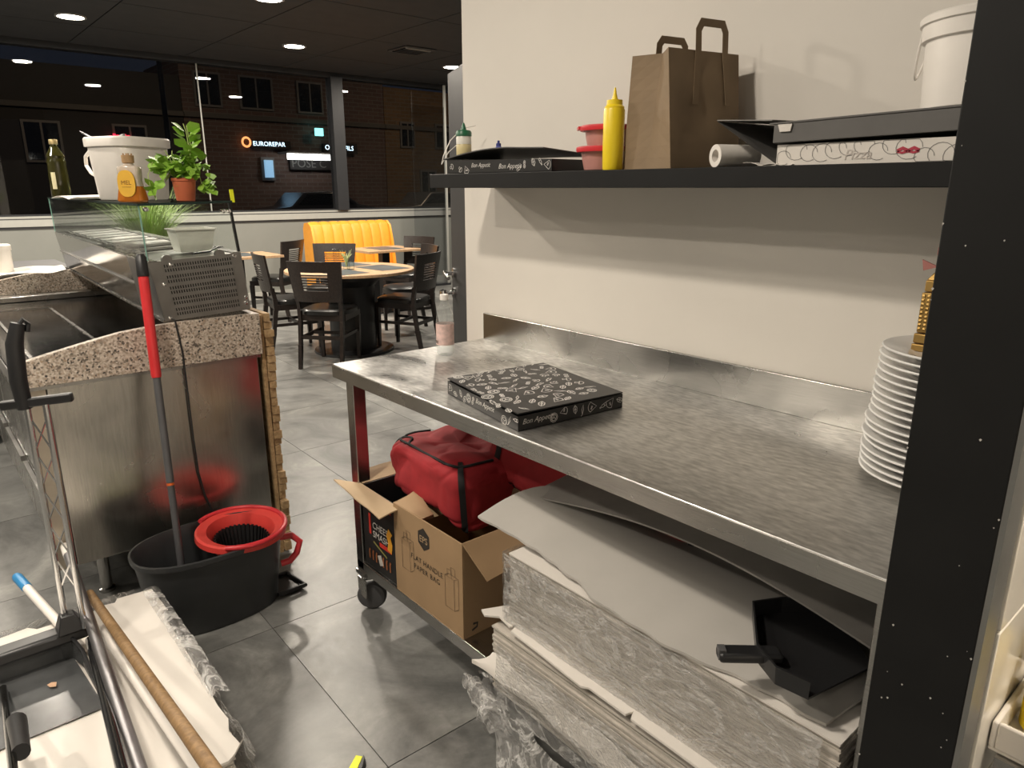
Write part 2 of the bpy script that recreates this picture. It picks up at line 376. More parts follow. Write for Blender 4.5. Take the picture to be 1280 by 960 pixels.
# ceiling
ceiling = struct(bx('ceiling', CEILR, -9.6, 1.6, -4.2, 9.2, CEIL+.02, CEIL+.08)); ORG[ceiling.name] = Vector((0, 0, 0))
pm = MB().box(.006, 1.194, .006, 1.194, 0, .02).mesh('ceiling_panel'); pm.materials.append(CEILM)
for i in range(9):
    for j in range(11):
        x, y = -9.6+1.2*i, -4.2+1.2*j
        o = bpy.data.objects.new('ceiling_panel', pm); COL.objects.link(o); o.parent = ceiling; o.location = (x, y, CEIL)
# cream wall behind the worktable, end wall of the bay
wall_back = struct(bx('wall_back', WALL, -2.21, 1.6, 1.66, 1.80, 0, CEIL))
wall_right = struct(bx('wall_right', WALL, 1.5, 1.6, -4.2, 1.66, 0, CEIL))
wall_front = struct(bx('wall_front', GREYW, -9.6, 1.6, -4.3, -4.2, 0, CEIL))
wall_end = struct(bx('wall_end', GREYW, -9.6, -2.2, 9.1, 9.2, 0, CEIL))
wall_dining = struct(bx('wall_dining', ANTH, -2.35, -2.21, 2.6, 9.1, 0, CEIL))
# pillar wall that closes the bay at the right: black jamb cap, tiled far side
pil = struct(bx('wall_pillar', BLACKP, -.335, -.216, .985, 1.66, 0, CEIL, bev=.002)); ORG[pil.name] = Vector((0, 0, 0))
chips = MB(); rr = random.Random(5)
for _ in range(34):
    x = rr.uniform(-.333, -.22) if rr.random() < .6 else rr.choice((-.334, -.218)); z = rr.uniform(.4, 1.6); s = rr.uniform(.0006, .0018)
    chips.add([(x-s, .9845, z), (x, .9845, z-s*1.4), (x+s, .9845, z+.3*s), (x, .9845, z+s)], [(0, 1, 2, 3)])
chips.build('paint_chips', mat('bare_chip', (.5, .48, .45), .8), pil)
struct(bx('trim_1', mat('grey_corner_strip', (.19, .19, .18), .4, .4), -.2159, -.209, .986, 1.045, 0, CEIL))
ts = struct(bx('wall_tiled', GREYL, -.2158, -.212, 1.046, 1.659, 0, 2.6)); ORG[ts.name] = Vector((0, 0, 0))
WT = mat('white_wall_tile', (.78, .74, .66), .15, var=.03)
for k in range(9):
    for q in range(2):
        y0 = 1.047+q*.306; bx('wall_tile', WT, -.212, -.205, y0, y0+.303, k*.29+.001, k*.29+.287, parent=ts, bev=.0015)
# window wall
XW = -9.5
wl = struct(bx('wall_left', GREYW, XW-.14, XW, -4.2, 9.1, 0, 1.02)); ORG[wl.name] = Vector((0, 0, 0))
struct(bx('trim_2', GREYD, XW-.12, XW+.012, -4.2, 9.1, 1.02, 1.045))
struct(bx('trim_3', GREYL, XW-.14, XW+.03, -4.2, 9.1, 1.045, 1.12))
struct(bx('trim_4', GREYD, XW-.12, XW+.015, -4.2, 9.1, 1.12, 1.132))
struct(bx('trim_5', GREYL, XW-.14, XW+.02, -4.2, 9.1, 1.132, 1.155))
struct(bx('trim_6', CEILM, XW-.16, XW+.03, -4.2, 9.1, 2.905, CEIL))
struct(bx('baseboard_left', GREYL, XW, XW+.02, -4.2, 9.1, 0, .10))
win = struct(bx('window_1', ANTH, XW-.06, XW, -4.2, 9.1, 1.155, 1.175)); ORG[win.name] = Vector((0, 0, 0))
for y in (-2.6, .78, 4.95, 8.6): bx('mullion', ANTH, XW-.10, XW+.06, y-.085, y+.085, 1.155, 2.91, parent=win)
edges = [-4.2, -2.685, -2.515, 1.065, 1.235, 2.62, 4.865, 5.035, 6.72, 8.515, 8.685, 9.1]
for a, b in ((-4.2, -2.69), (-2.51, .69), (.87, 3.135), (3.147, 4.86), (5.04, 6.90), (6.912, 8.51), (8.69, 9.1)):
    bx('pane', PANE, XW-.034, XW-.028, a, b, 1.17, 2.92, parent=win)
for y in (3.141, 6.906): bx('pane_joint', GREYL, XW-.038, XW-.022, y-.007, y+.007, 1.17, 2.92, parent=win)
# a glass screen beside the window: slim upright
sc_ = thing('glass_screen', 'tall clear glass screen with slim metal upright near the dark window', 'screen', (-9.1, 6.5, 0))
bx('glass', PANE, -9.104, -9.096, 5.9, 6.48, .02, 2.6, parent=sc_); bx('upright', GREYL, -9.12, -9.09, 6.48, 6.51, 0, 2.9, parent=sc_); bx('foot_rail', ANTH, -9.13, -9.07, 5.9, 6.52, 0, .03, parent=sc_)
# open dark door behind the bay wall
d0 = Vector((-2.25, 1.82, 0)); d1 = Vector((-2.885, 2.105, 0)); dd = (d1-d0).normalized(); dn = Vector((-dd.y, dd.x, 0))
if dn.y > 0: dn = -dn
door = struct(MB().hexa([d0-dn*.02, d1-dn*.02, d1+dn*.02, d0+dn*.02], [p+Vector((0, 0, 1.96)) for p in (d0-dn*.02, d1-dn*.02, d1+dn*.02, d0+dn*.02)]).build('door_1', mat('dark_door', (.014, .0135, .0145), .5, var=.06), org=(0, 0, .0)))
ORG[door.name] = Vector((0, 0, 0))
hp = d1-dd*.065
for nm, z in (('door_handle', 1.05), ('door_knob', .955)):
    m_ = MB(); Mt = Matrix.Rotation(PI/2, 4, dd)
    c = hp+dn*.02; m_.tube([c+Vector((0, 0, z)), c+dn*.012+Vector((0, 0, z))], .026, 16)
    m_.tube([c+Vector((0, 0, z)), c+dn*.055+Vector((0, 0, z))], .009, 10)
    if nm == 'door_handle': m_.tube([c+dn*.05+Vector((0, 0, z+.008)), c+dn*.055-dd*.03+Vector((0, 0, z)), c+dn*.055-dd*.115+Vector((0, 0, z-.01))], .009, 10)
    else: m_.lathe([(.0, -.02), (.018, -.014), (.02, 0), (.018, .014), (0, .02)], 14, c+dn*.06+Vector((0, 0, z)))
    m_.build(nm, CHROME, door)

# ceiling lamps: each a recessed disc lamp with its own light
def ceiling_lamp(x, y, wt, label, i):
    t = thing('ceiling_lamp', label, 'ceiling lamp', (x, y, CEIL), 0, 'recessed ceiling lamps')
    MB().lathe([(.128, 0), (.128, -.012), (.108, -.012), (.108, 0)], 32, (x, y, CEIL), cap=False).build('lamp_trim', mat('lamp_trim_white', (.5, .5, .5), .4) if i == 0 else bpy.data.materials['lamp_trim_white'], t)
    MB().lathe([(0, -.004), (.108, -.004)], 32, (x, y, CEIL), cap=False).build('lamp_lens', LENSM, t)
    l = bpy.data.lights.new('lamp_light', 'AREA'); l.shape = 'DISK'; l.size = .2; l.energy = wt; l.color = LAMPC
    o = bpy.data.objects.new('lamp_light', l); COL.objects.link(o); o.parent = t; o.location = (0, 0, -.02)
LL = ['bright round ceiling lamp above the glass case, leftmost in the ceiling', 'bright round ceiling lamp between case and window mullion', 'round ceiling lamp cut by the top edge of the photo']
LF = ['', '', '', 'round ceiling lamp high over the glass case', 'round ceiling lamp by the windows past the left edge of the photo', 'small round ceiling lamp next to the door and cream wall', 'round ceiling lamp over the small far dining table',
      'round ceiling lamp between counter and worktable, above the frame', 'round ceiling lamp above the prep counter front, above the frame', 'round ceiling lamp left of the counter, out of the frame', 'round ceiling lamp behind the photographer, left one', 'round ceiling lamp right over the floor before the worktable',
      'round ceiling lamp at the far back of the kitchen side', 'round ceiling lamp behind the photographer, right one', 'added unseen ceiling lamp brightening the tiled side beyond the black pillar']
for i, (x, y, wt) in enumerate(LAMPS):
    lb = LL[i] if i < 3 else LF[i]
    ceiling_lamp(x, y, wt, lb, i)
cv = thing('ceiling_vent', 'small dark ceiling vent with slats near the open door', 'vent', pix(515, 62, z=CEIL-.01))
vc = pix(515, 62, z=CEIL); bx('vent_frame', GREYD, vc.x-.2, vc.x+.2, vc.y-.2, vc.y+.2, CEIL-.012, CEIL-.001, parent=cv)
for k in range(6): bx('vent_slat', GREYL if k == 5 else ANTH, vc.x-.16+k*.055, vc.x-.13+k*.055, vc.y-.16, vc.y+.16, CEIL-.024, CEIL-.012, parent=cv)

# ================================================================== STEEL WORKTABLE
TX0, TX1, TY0, TY1, TZ = -2.085, -.337, 1.015, 1.655, .90
tb = thing('worktable', 'long stainless steel worktable on castors against the cream wall', 'worktable', ((TX0+TX1)/2, 1.33, 0))
bx('tabletop', STEELT, TX0, TX1, TY0, TY1-.012, TZ-.045, TZ, parent=tb, bev=.0025)
bx('front_edge', STEELB, TX0+.002, TX1, TY0-.0015, TY0, TZ-.043, TZ-.0035, parent=tb)
bx('backsplash', STEELB, TX0+.0, TX1, TY1-.012, TY1, TZ-.02, TZ+.098, parent=tb, bev=.002)
for x in (TX0+.03, TX1-.026):
    for y in (TY0+.03, TY1-.075): bx('leg', STEELB, x, x+(.045 if x < -1 else .024), y, y+.045, .17, TZ-.045, parent=tb, bev=.002)
bx('undershelf', STEELB, TX0+.03, TX1-.003, TY0+.03, TY1-.03, .16, .20, parent=tb, bev=.002)
for x in (TX0+.055, TX1-.055):
    for y in (TY0+.055, TY1-.055):
        c = MB().lathe([(0, -.018), (.03, -.018), (.046, -.014), (.052, -.006), (.052, .006), (.046, .014), (.03, .018), (0, .018)], 26, (x, y+.012, .052), M=Matrix.Rotation(PI/2, 3, 'X') @ Matrix.Rotation(.9, 3, 'Y'))
        c = c.build('castor_wheel', RUBBER, tb)
        f = MB().box(x-.030, x+.030, y-.030, y+.030, .145, .160).lathe([(.022, .125), (.026, .145)], 16, (x, y, 0)).hexa([(x-.025, y-.026, .06), (x+.025, y-.026, .06), (x+.025, y-.022, .06), (x-.025, y-.022, .06)], [(x-.028, y-.026, .13), (x+.028, y-.026, .13), (x+.028, y-.022, .13), (x-.028, y-.022, .13)])
        f.hexa([(x-.025, y+.040, .06), (x+.025, y+.040, .06), (x+.025, y+.044, .06), (x-.025, y+.044, .06)], [(x-.028, y+.022, .13), (x+.028, y+.022, .13), (x+.028, y+.026, .13), (x-.028, y+.026, .13)])
        f.build('castor_fork', STEELB, c)

# black printed pizza box on the table
A_, B_, C_, D_ = [pix(*q, z=.925) for q in ((554, 478), (650, 523), (755, 485), (660, 451))]
A_ = Vector((-1.565, 1.095, TZ)); ex = Vector((math.cos(-.12), math.sin(-.12), 0)); ey = Vector((-ex.y, ex.x, 0)).normalized()
ey = (Matrix.Rotation(math.radians(0), 3, 'Z') @ ey); PW = .335; PH = .042
def pizza_box_black(A, ex, ey, Wd, Dp, Ht, label, ajar, group=None):
    z = Vector((0, 0, 1))
    t = thing('pizza_box', label, 'pizza box', A+ex*Wd/2+ey*Dp/2)
    m = MB(); th = .0025
    lo = [A, A+ex*Wd, A+ex*Wd+ey*Dp, A+ey*Dp]
    m.hexa(lo, [p+z*th for p in lo])
    for a, b in ((0, 1), (1, 2), (2, 3), (3, 0)):
        a, b = lo[a], lo[b]; d = (b-a).normalized(); n = Vector((-d.y, d.x, 0))*th
        m.hexa([a, b, b+n, a+n], [p+z*(Ht-.003) for p in (a, b, b+n, a+n)])
    m.build('box_tray', PRINTK, t)
    # lid: slightly bowed, hinged at the back edge
    def P(u, v):
        q = A+ex*(Wd*u)+ey*(Dp*v)+z*(Ht+.0015+ajar*(1-v)*(.35+.65*u if ajar > .02 else 1)+.002*math.sin(PI*u)*math.sin(PI*v))
        return q
    L = MB().grid(P, 10, 10, .0028); lid = L.build('box_lid', PRINTK, t)
    # printed drawings
    top = MB(); o0 = P(0, 0); Xd = (P(1, 0)-P(0, 0)); Yd = (P(0, 1)-P(0, 0))
    doodles(top, Xd.length, Yd.length, .0185, .0030, o0, Xd, Yd, 3, None, 1.6)
    for v_ in range(len(top.v)):
        p = top.v[v_]; q = p-A; u = q.dot(ex)/Wd; vv = q.dot(ey)/Dp; top.v[v_] = P(u, vv)+z*.0007
    top.build('printed_drawings', PRINTW, lid)
    sd = MB()
    doodles(sd, Wd, Ht-.004, .014, .0016, A, ex, z, 11, (Wd*.42, Wd*.80, 0, 1), 3)
    text_mb(sd, 'Bon Appetit', .0195, A+ex*Wd*.44+z*.017, ex, z, .35); sd.build('printed_front', PRINTW, t); sd = MB()
    O2 = A+ex*Wd; doodles(sd, Dp, Ht-.004, .014, .0016, O2, ey, z, 17, (0, Dp*.30, 0, 1), 3)
    text_mb(sd, 'Bon Appetit', .0185, O2+ey*.012+z*.016, ey, z, .35)
    sd.build('printed_side', PRINTW, t)
    return t
pizza_box_black(Vector((-1.555, 1.098, TZ)), Vector((math.cos(-.17), math.sin(-.17), 0)), Vector((-math.sin(-.09), math.cos(-.09), 0)), .375, .335, .040, 'closed black pizza box with white food drawings lying on the steel worktable', .004)

# water bottle
def bottle_water(x, y, z, s=.93):
    t = thing('water_bottle', 'clear plastic water bottle with pale pink label at the far end of the worktable', 'bottle', (x, y, z))
    pr = [(.0, .002), (.026, .0), (.031, .006), (.032, .03), (.0315, .11), (.032, .125), (.029, .15), (.020, .178), (.0135, .195), (.0135, .205)]
    MB().lathe(pr, 26, (x, y, z), cap=False).build('bottle_body', BOTTLEP, t)
    MB().lathe([(.0155, 0), (.0158, .018), (.0145, .02), (0, .02)], 20, (x, y, z+.203)).build('bottle_cap', WHITEPL, t)
    lb = MB().lathe([(.0324, .040), (.0324, .118)], 26, (x, y, z), cap=False).build('bottle_label', mat('pale_pink_label', (.70, .50, .46), .5, var=.25, sc=45), t)
    m = MB()
    for k in range(9):
        a = -2.5+k*.12; p = Vector((x+.0328*math.cos(a), y+.0328*math.sin(a), z+.045)); tdir = Vector((-math.sin(a), math.cos(a), 0))
        m.hexa([p, p+tdir*.0018, p+tdir*.0018, p], [q+Vector((0, 0, .012)) for q in (p, p+tdir*.0018, p+tdir*.0018, p)])
    m.build('barcode', INK, lb)
bottle_water(-1.955, 1.375, TZ)
bpy.data.objects['water_bottle'].scale = (.94, .94, .93)

# stack of plates
PX, PY = -.440, 1.462
def plate_mesh():
    return MB().lathe([(0, .002), (.075, .002), (.078, 0), (.084, 0), (.086, .004), (.118, .014), (.138, .0185), (.1395, .0205), (.137, .0225), (.117, .018), (.088, .009), (.082, .0065), (0, .0065)], 48)
ORD = 'second third fourth fifth sixth seventh eighth ninth tenth eleventh twelfth thirteenth fourteenth fifteenth sixteenth seventeenth eighteenth'.split()
pm_ = plate_mesh(); n_pl = 18; z = TZ; rr = random.Random(2)
first = None
for k in range(n_pl):
    px, py = PX+rr.uniform(-.003, .003), PY+rr.uniform(-.003, .003)
    if first is None:
        o = pm_.build('dinner_plate', CHINA, org=(0, 0, 0)); first = o
    else: o = first.copy(); COL.objects.link(o)
    px += .016*k/n_pl
    o.location = (px, py, z); o.rotation_euler = (rr.uniform(-.003, .003), 0, rr.uniform(0, 6)); z += .0143
    lab = 'white china plate, %s from the top of the stack beside the pillar' % ORD[n_pl-2-k if k < n_pl-1 else 0]
    if k == 0: lab = 'bottom white china plate of the tall stack, resting on the worktable'
    if k == n_pl-1: lab = 'topmost white china plate of the stack, the gold bottle standing on it'
    tag(o, lab, 'plate', 'white plates stacked at the right end of the worktable')
zt = z-.0143+.0065
# gold bottle with ribbed grid on the top plate
gx, gy = -.488, 1.475
gb = thing('gold_bottle', 'gold textured decorative bottle with pink bow standing on the plate stack', 'bottle', (gx, gy, zt))
def sqbox(m, x, y, z0, z1, a, b=None):
    b = b or a; return m.hexa([(x-a, y-a, z0), (x+a, y-a, z0), (x+a, y+a, z0), (x-a, y+a, z0)], [(x-b, y-b, z1), (x+b, y-b, z1), (x+b, y+b, z1), (x-b, y+b, z1)])
m = MB(); sqbox(m, gx, gy, zt, zt+.014, .026); sqbox(m, gx, gy, zt+.016, zt+.034, .0245); sqbox(m, gx, gy, zt+.036, zt+.112, .022); sqbox(m, gx, gy, zt+.114, zt+.135, .0195); sqbox(m, gx, gy, zt+.135, zt+.150, .019, .010)
m.build('bottle_body', GOLDM, gb, bev=.002)
m = MB()
for s_ in range(2):
    for i in range(9):
        for j in range(5):
            zz = zt+.040+i*.0078; q = -.018+j*.009
            if s_ == 0: m.hexa([(gx+q-.0033, gy-.0222, zz), (gx+q+.0033, gy-.0222, zz), (gx+q+.0033, gy-.022, zz), (gx+q-.0033, gy-.022, zz)], [(gx+q-.002, gy-.0238, zz+.003), (gx+q+.002, gy-.0238, zz+.003), (gx+q+.002, gy-.022, zz+.006), (gx+q-.002, gy-.022, zz+.006)])
            else: m.hexa([(gx+.022, gy+q-.0033, zz), (gx+.0222, gy+q-.0033, zz), (gx+.0222, gy+q+.0033, zz), (gx+.022, gy+q+.0033, zz)], [(gx+.022, gy+q-.002, zz+.006), (gx+.0238, gy+q-.002, zz+.003), (gx+.0238, gy+q+.002, zz+.003), (gx+.022, gy+q+.002, zz+.006)])
m.build('raised_studs', GOLDM, gb)
PINK = mat('dusty_pink_ribbon', (.42, .17, .15), .5)
MB().lathe([(.010, 0), (.010, .03), (.013, .032), (.013, .045), (0, .046)], 16, (gx, gy, zt+.150)).build('bottle_neck', PINK, gb)
m = MB()
for s_ in (-1, 1):
    m.prism([(gx-.004, gy-.013, zt+.160), (gx+s_*.028-.004, gy-.016, zt+.172), (gx+s_*.024-.004, gy-.016, zt+.152)], (0, .006, 0))
m.build('bow', PINK, gb)

# ================================================================== WALL SHELF
SZ = 1.495; SY = 1.385
sh = bx('wall_shelf', BLACKP, -2.035, -.3352, SY, 1.6585, SZ-.043, SZ, bev=.0015, org=(-1.2, 1.52, SZ-.043)); tag(sh, 'long thick black floating shelf mounted on the cream wall', 'shelf')

# black pizza box, lid ajar, at the left end of the shelf
t = thing('pizza_box', 'flattened black pizza box with lid ajar at the left end of the wall shelf', 'pizza box', (-1.62, 1.50, SZ))
zU = Vector((0, 0, 1)); A0 = Vector((-1.945, 1.392, SZ)); exs = Vector((1, .035, 0)).normalized()
m = MB(); W1, D1, H1 = .47, .235, .042
m.hexa([A0, A0+exs*W1, A0+exs*W1+Vector((0, D1, 0)), A0+Vector((0, D1, 0))], [p+zU*.003 for p in (A0, A0+exs*W1, A0+exs*W1+Vector((0, D1, 0)), A0+Vector((0, D1, 0)))])
m.hexa([A0, A0+exs*W1, A0+exs*W1+Vector((0, .003, 0)), A0+Vector((0, .003, 0))], [p+zU*h_ for p, h_ in zip((A0, A0+exs*W1, A0+exs*W1+Vector((0, .003, 0)), A0+Vector((0, .003, 0))), (H1, H1-.008, H1-.008, H1))])
m.hexa([A0, A0+Vector((.003, 0, 0)), A0+Vector((.003, D1, 0)), A0+Vector((0, D1, 0))], [p+zU*H1 for p in (A0, A0+Vector((.003, 0, 0)), A0+Vector((.003, D1, 0)), A0+Vector((0, D1, 0)))])
p1 = A0+exs*W1; m.hexa([p1-Vector((.003, 0, 0)), p1, p1+Vector((0, D1, 0)), p1+Vector((-.003, D1, 0))], [p+zU*(H1-.008) for p in (p1-Vector((.003, 0, 0)), p1, p1+Vector((0, D1, 0)), p1+Vector((-.003, D1, 0)))])
m.build('box_tray', PRINTK, t)
sd = MB(); doodles(sd, W1, H1-.004, .014, .0016, A0, exs, zU, 23, (W1*.24, W1*.72, 0, 1), 3); sd.build('printed_drawings', PRINTW, t); sd = MB()
text_mb(sd, 'Bon Appetit', .018, A0+exs*W1*.26+zU*.018, exs, zU, .35); text_mb(sd, 'Bon Appetit', .020, A0+exs*W1*.53+zU*.012, exs, zU, .35)
sd.build('box_lettering', PRINTW, t)
lid = MB().grid(lambda u, v: A0+exs*(W1*u*.97-.015+.01*v)+Vector((0, -.004+D1*v, 0))+zU*(H1+.004+(.020-.02*v)*math.sin(PI*min(1, u*1.25)*.62)+.006*math.sin(3*u)), 14, 8, .003).build('box_lid', mat('grey_black_card', (.07, .068, .066), .45, var=.15), t)
dm = MB(); doodles(dm, W1*.5, D1*.9, .017, .002, A0+zU*.0, Vector((1, 0, 0)), Vector((0, 1, 0)), 31, None, 1.2)
for i, p in enumerate(dm.v):
    u = .48+(p-A0).x/W1; v = (p-A0).y/D1; v = min(max(v, 0), 1)
    dm.v[i] = A0+exs*(W1*u*.97-.015+.01*v)+Vector((0, -.004+D1*v, 0))+zU*(H1+.0048+(.020-.02*v)*math.sin(PI*min(1, u*1.25)*.62)+.006*math.sin(3*u))
dm.build('printed_drawings', PRINTW, lid)
# squeeze bottle with green cap standing on that box
zb = SZ+.056
def put(t_, m_, n_, mt_, **k): return m_.build(n_, mt_, t_, **k)
q = Vector((-1.930, 1.45, zb))
t = thing('sauce_bottle', 'pale sauce squeeze bottle with green nozzle cap on the black box', 'bottle', q)
put(t, MB().lathe([(0, 0), (.022, 0), (.0245, .004), (.0245, .034), (.0235, .036)], 22, q), 'sauce_filling', mat('pale_yellow_sauce', (.66, .56, .30), .4))
put(t, MB().lathe([(.0245, .036), (.0245, .056), (.022, .062)], 22, q, cap=False), 'bottle_body', mat('milky_plastic', (.74, .72, .65), .4))
put(t, MB().lathe([(.0225, .060), (.0255, .061), (.0255, .072), (.022, .078), (.009, .081), (.004, .098), (.0015, .102)], 22, q), 'nozzle_cap', mat('dark_green_plastic', (.015, .12, .055), .35))
q = Vector((-1.815, 1.50, zb))
t = thing('dropper_bottle', 'tiny blue plastic bottle with dark blue tip on the black box', 'bottle', q)
BLU = mat('blue_plastic', (.12, .13, .42), .35)
put(t, MB().lathe([(0, 0), (.013, 0), (.0145, .003), (.0145, .020), (.008, .027)], 18, q), 'bottle_body', BLU)
put(t, MB().lathe([(.008, .026), (.008, .035), (.004, .038), (.004, .044), (0, .045)], 14, q), 'dropper_tip', mat('dark_blue_plastic', (.04, .05, .22), .35))
# thin white cable hanging beside the shelf end
cb = MB(); P0 = [(-2.06, 1.60, 1.66), (-2.085, 1.56, 1.65), (-2.10, 1.52, 1.61), (-2.10, 1.49, 1.56), (-2.085, 1.47, 1.53), (-2.07, 1.49, 1.57), (-2.05, 1.52, 1.60), (-2.04, 1.56, 1.57), (-2.03, 1.60, 1.50)]
o = cb.tube(P0, .0016, 6).build('white_cable', WHITEPL, org=P0[-1]); tag(o, 'thin white cable looped at the left end of the shelf', 'cable')
# nested tubs with red lids
TUBM = mat('translucent_pink_tub', (.50, .24, .21), .3, var=.08)
for k, (zz, lab) in enumerate(((SZ, 'lower clear tub with red rim standing on the shelf behind the yellow bottle'), (SZ+.052, 'upper clear tub with red rim stacked on the other tub'))):
    q = Vector((-1.345+k*.012, 1.475, zz)); t = thing('deli_tub', lab, 'tub', q, 0, 'tubs with red rims')
    put(t, MB().lathe([(0, 0), (.048, 0), (.052, .003), (.058, .030), (.061, .052)], 30, q, cap=False).lathe([(0, .003), (.05, .003)], 30, q, cap=False), 'tub_body', TUBM)
    put(t, MB().lathe([(.060, .048), (.073, .048), (.0745, .053), (.0735, .060), (.068, .062), (.060, .060)], 30, q, cap=False), 'red_rim', REDPL)
    if k == 1: put(t, MB().hexa([q+Vector((-.085, -.03, .052)), q+Vector((-.05, -.06, .052)), q+Vector((-.04, -.045, .052)), q+Vector((-.075, -.02, .052))], [q+Vector((-.085, -.03, .060)), q+Vector((-.05, -.06, .060)), q+Vector((-.04, -.045, .060)), q+Vector((-.075, -.02, .060))]), 'rim_tab', REDPL)
# yellow squeeze bottle
q = Vector((-1.263, 1.418, SZ)); t = thing('squeeze_bottle', 'tall bright yellow squeeze bottle with pointed nozzle next to the paper bag', 'bottle', q)
put(t, MB().lathe([(0, 0), (.0235, 0), (.0255, .004), (.0265, .06), (.0265, .142), (.025, .146)], 26, q), 'bottle_body', YELLOW)
m = MB().lathe([(.0245, .146), (.0245, .150), (.020, .155), (.0195, .166), (.008, .168), (.0045, .180), (.002, .195), (0, .196)], 26, q)
put(t, m, 'nozzle_cap', YELLOW)

# kraft paper carrier bag
FL = Vector((-1.062, 1.392, SZ)); ph = math.radians(77); a = Vector((math.cos(ph), math.sin(ph), 0)); bdir = Vector((-a.y, a.x, 0))
Wb, Gb, Hb = .212, .185, .262
FR, RL, RR = FL+a*Wb, FL+bdir*Gb, FL+a*Wb+bdir*Gb
t = thing('paper_bag', 'brown kraft paper carrier bag with flat handles standing open on the shelf', 'bag', FL+a*Wb/2+bdir*Gb/2)
def panel(P0, P1, lean, z0=0, h=Hb, wob=.004, seed=0, nu=10, nv=14):
    d = (P1-P0); L_ = d.length; dn_ = d.normalized(); n_ = Vector((dn_.y, -dn_.x, 0))
    def P(u, v):
        q_ = P0+d*u+Vector((0, 0, z0+h*v))+lean*v
        k_ = noise.noise(Vector((u*2.3+seed, v*2.1, seed)))*wob*math.sin(PI*u)*math.sin(PI*min(1, v*.9+.05))*2.2
        return q_+n_*k_
    return P
inw = bdir*.012
Pf = panel(FL, FR, bdir*.030, h=Hb, wob=.006, seed=1.3)
t_front = MB().grid(Pf, 12, 16).build('front_panel', KRAFT, t)
Pr = panel(RR, RL, bdir*-.022, h=Hb, wob=.006, seed=4.7)
MB().grid(Pr, 12, 16).build('rear_panel', KRAFT, t)
# gusset at the lit end: lower triangle flat, upper part folded inwards
def gusset(P0, P1, top0, top1, depth, name):
    mid0 = (P0+P1)/2; inwd = (RR-RL).normalized() if (P0-FL).length < .01 else (RL-RR).normalized()
    tri = MB(); hb = .085; apex = mid0+inwd*.014+Vector((0, 0, hb))
    tm = (top0+top1)/2+inwd*depth
    def low(u, v): return None
    near = MB(); far = MB()
    nv = 10
    for M_, E0, E1 in ((near, P0, top0), (far, P1, top1)):
        vs = []
        for j in range(nv+1):
            v = j/nv; e = E0.lerp(E1, v); z_ = e.z-SZ
            if z_ < hb: k = z_/hb; mm_ = E0.lerp(mid0, 1).lerp(apex, k)
            else: mm_ = apex.lerp(tm, (z_-hb)/(Hb-hb))
            vs += [e, e.lerp(mm_, .5), mm_]
        fs = [(3*j+i, 3*j+i+1, 3*j+i+4, 3*j+i+3) for j in range(nv) for i in range(2)]
        M_.add(vs, fs, False)
    near.add(far.v, far.f); g_ = near.build(name, KRAFT, t); g_.data.polygons.foreach_set('use_smooth', [False]*len(g_.data.polygons)); return g_
gusset(FL, RL, Pf(0, 1), Pr(1, 1), .038, 'side_gusset'); gusset(FR, RR, Pf(1, 1), Pr(0, 1), .03, 'side_gusset')
MB().hexa([FL, FR, RR, RL], [p+Vector((0, 0, .002)) for p in (FL, FR, RR, RL)]).build('bag_bottom', KRAFT, t)
def handle(P, u0, u1, h, out, nm='handle'):
    b0, b1 = P(u0, 1), P(u1, 1); l0, l1 = P(u0-.03, .55), P(u1+.03, .55); o_ = out*.003
    up = Vector((0, 0, h)); e = (b1-b0)*.12; m_ = MB(); w_ = .017; d_ = (b1-b0).normalized()
    pts = [l0+o_, b0+o_, b0+up*.72, b0+up+e, b1+up-e, b1+up*.72, b1+o_, l1+o_]
    sd_ = []
    for i_ in range(len(pts)):
        da = (pts[i_]-pts[i_-1]).normalized() if i_ else (pts[1]-pts[0]).normalized(); db = (pts[min(i_+1, len(pts)-1)]-pts[i_]); db = db.normalized() if db.length > 1e-6 else da
        sa, sb = da.cross(out).normalized(), db.cross(out).normalized(); mt = (sa+sb).normalized(); sd_.append(mt*(w_/2)/max(.5, mt.dot(sa)))
    vs = []
    for p_, s_ in zip(pts, sd_): vs += [p_-s_, p_+s_, p_+s_+out*.0012, p_-s_+out*.0012]
    fs = []
    for i_ in range(len(pts)-1):
        for k_ in range(4): fs.append((4*i_+k_, 4*i_+(k_+1) % 4, 4*i_+4+(k_+1) % 4, 4*i_+4+k_))
    m_.add(vs, fs+[(0, 1, 2, 3), tuple(4*len(pts)-k_ for k_ in (1, 2, 3, 4))])
    m_.build(nm, KRAFT, t)
handle(Pf, .40, .78, .060, -bdir); handle(Pr, .62, .24, .045, bdir)

# paper roll
RC = Vector((-.935, 1.432, SZ+.024)); rd = Vector((.45, 1, 0)).normalized()
o = MB(); Mr = rd.to_track_quat('Z', 'Y').to_matrix()
o.lathe([(.013, 0), (.024, 0), (.0243, .002), (.0243, .10), (.013, .10), (.013, 0)], 30, RC-rd*.035, M=Mr, cap=False)
o = o.build('paper_roll', WHITEPL, org=RC-Vector((0, 0, .024))); tag(o, 'small white paper roll with open core lying on the shelf edge', 'roll')
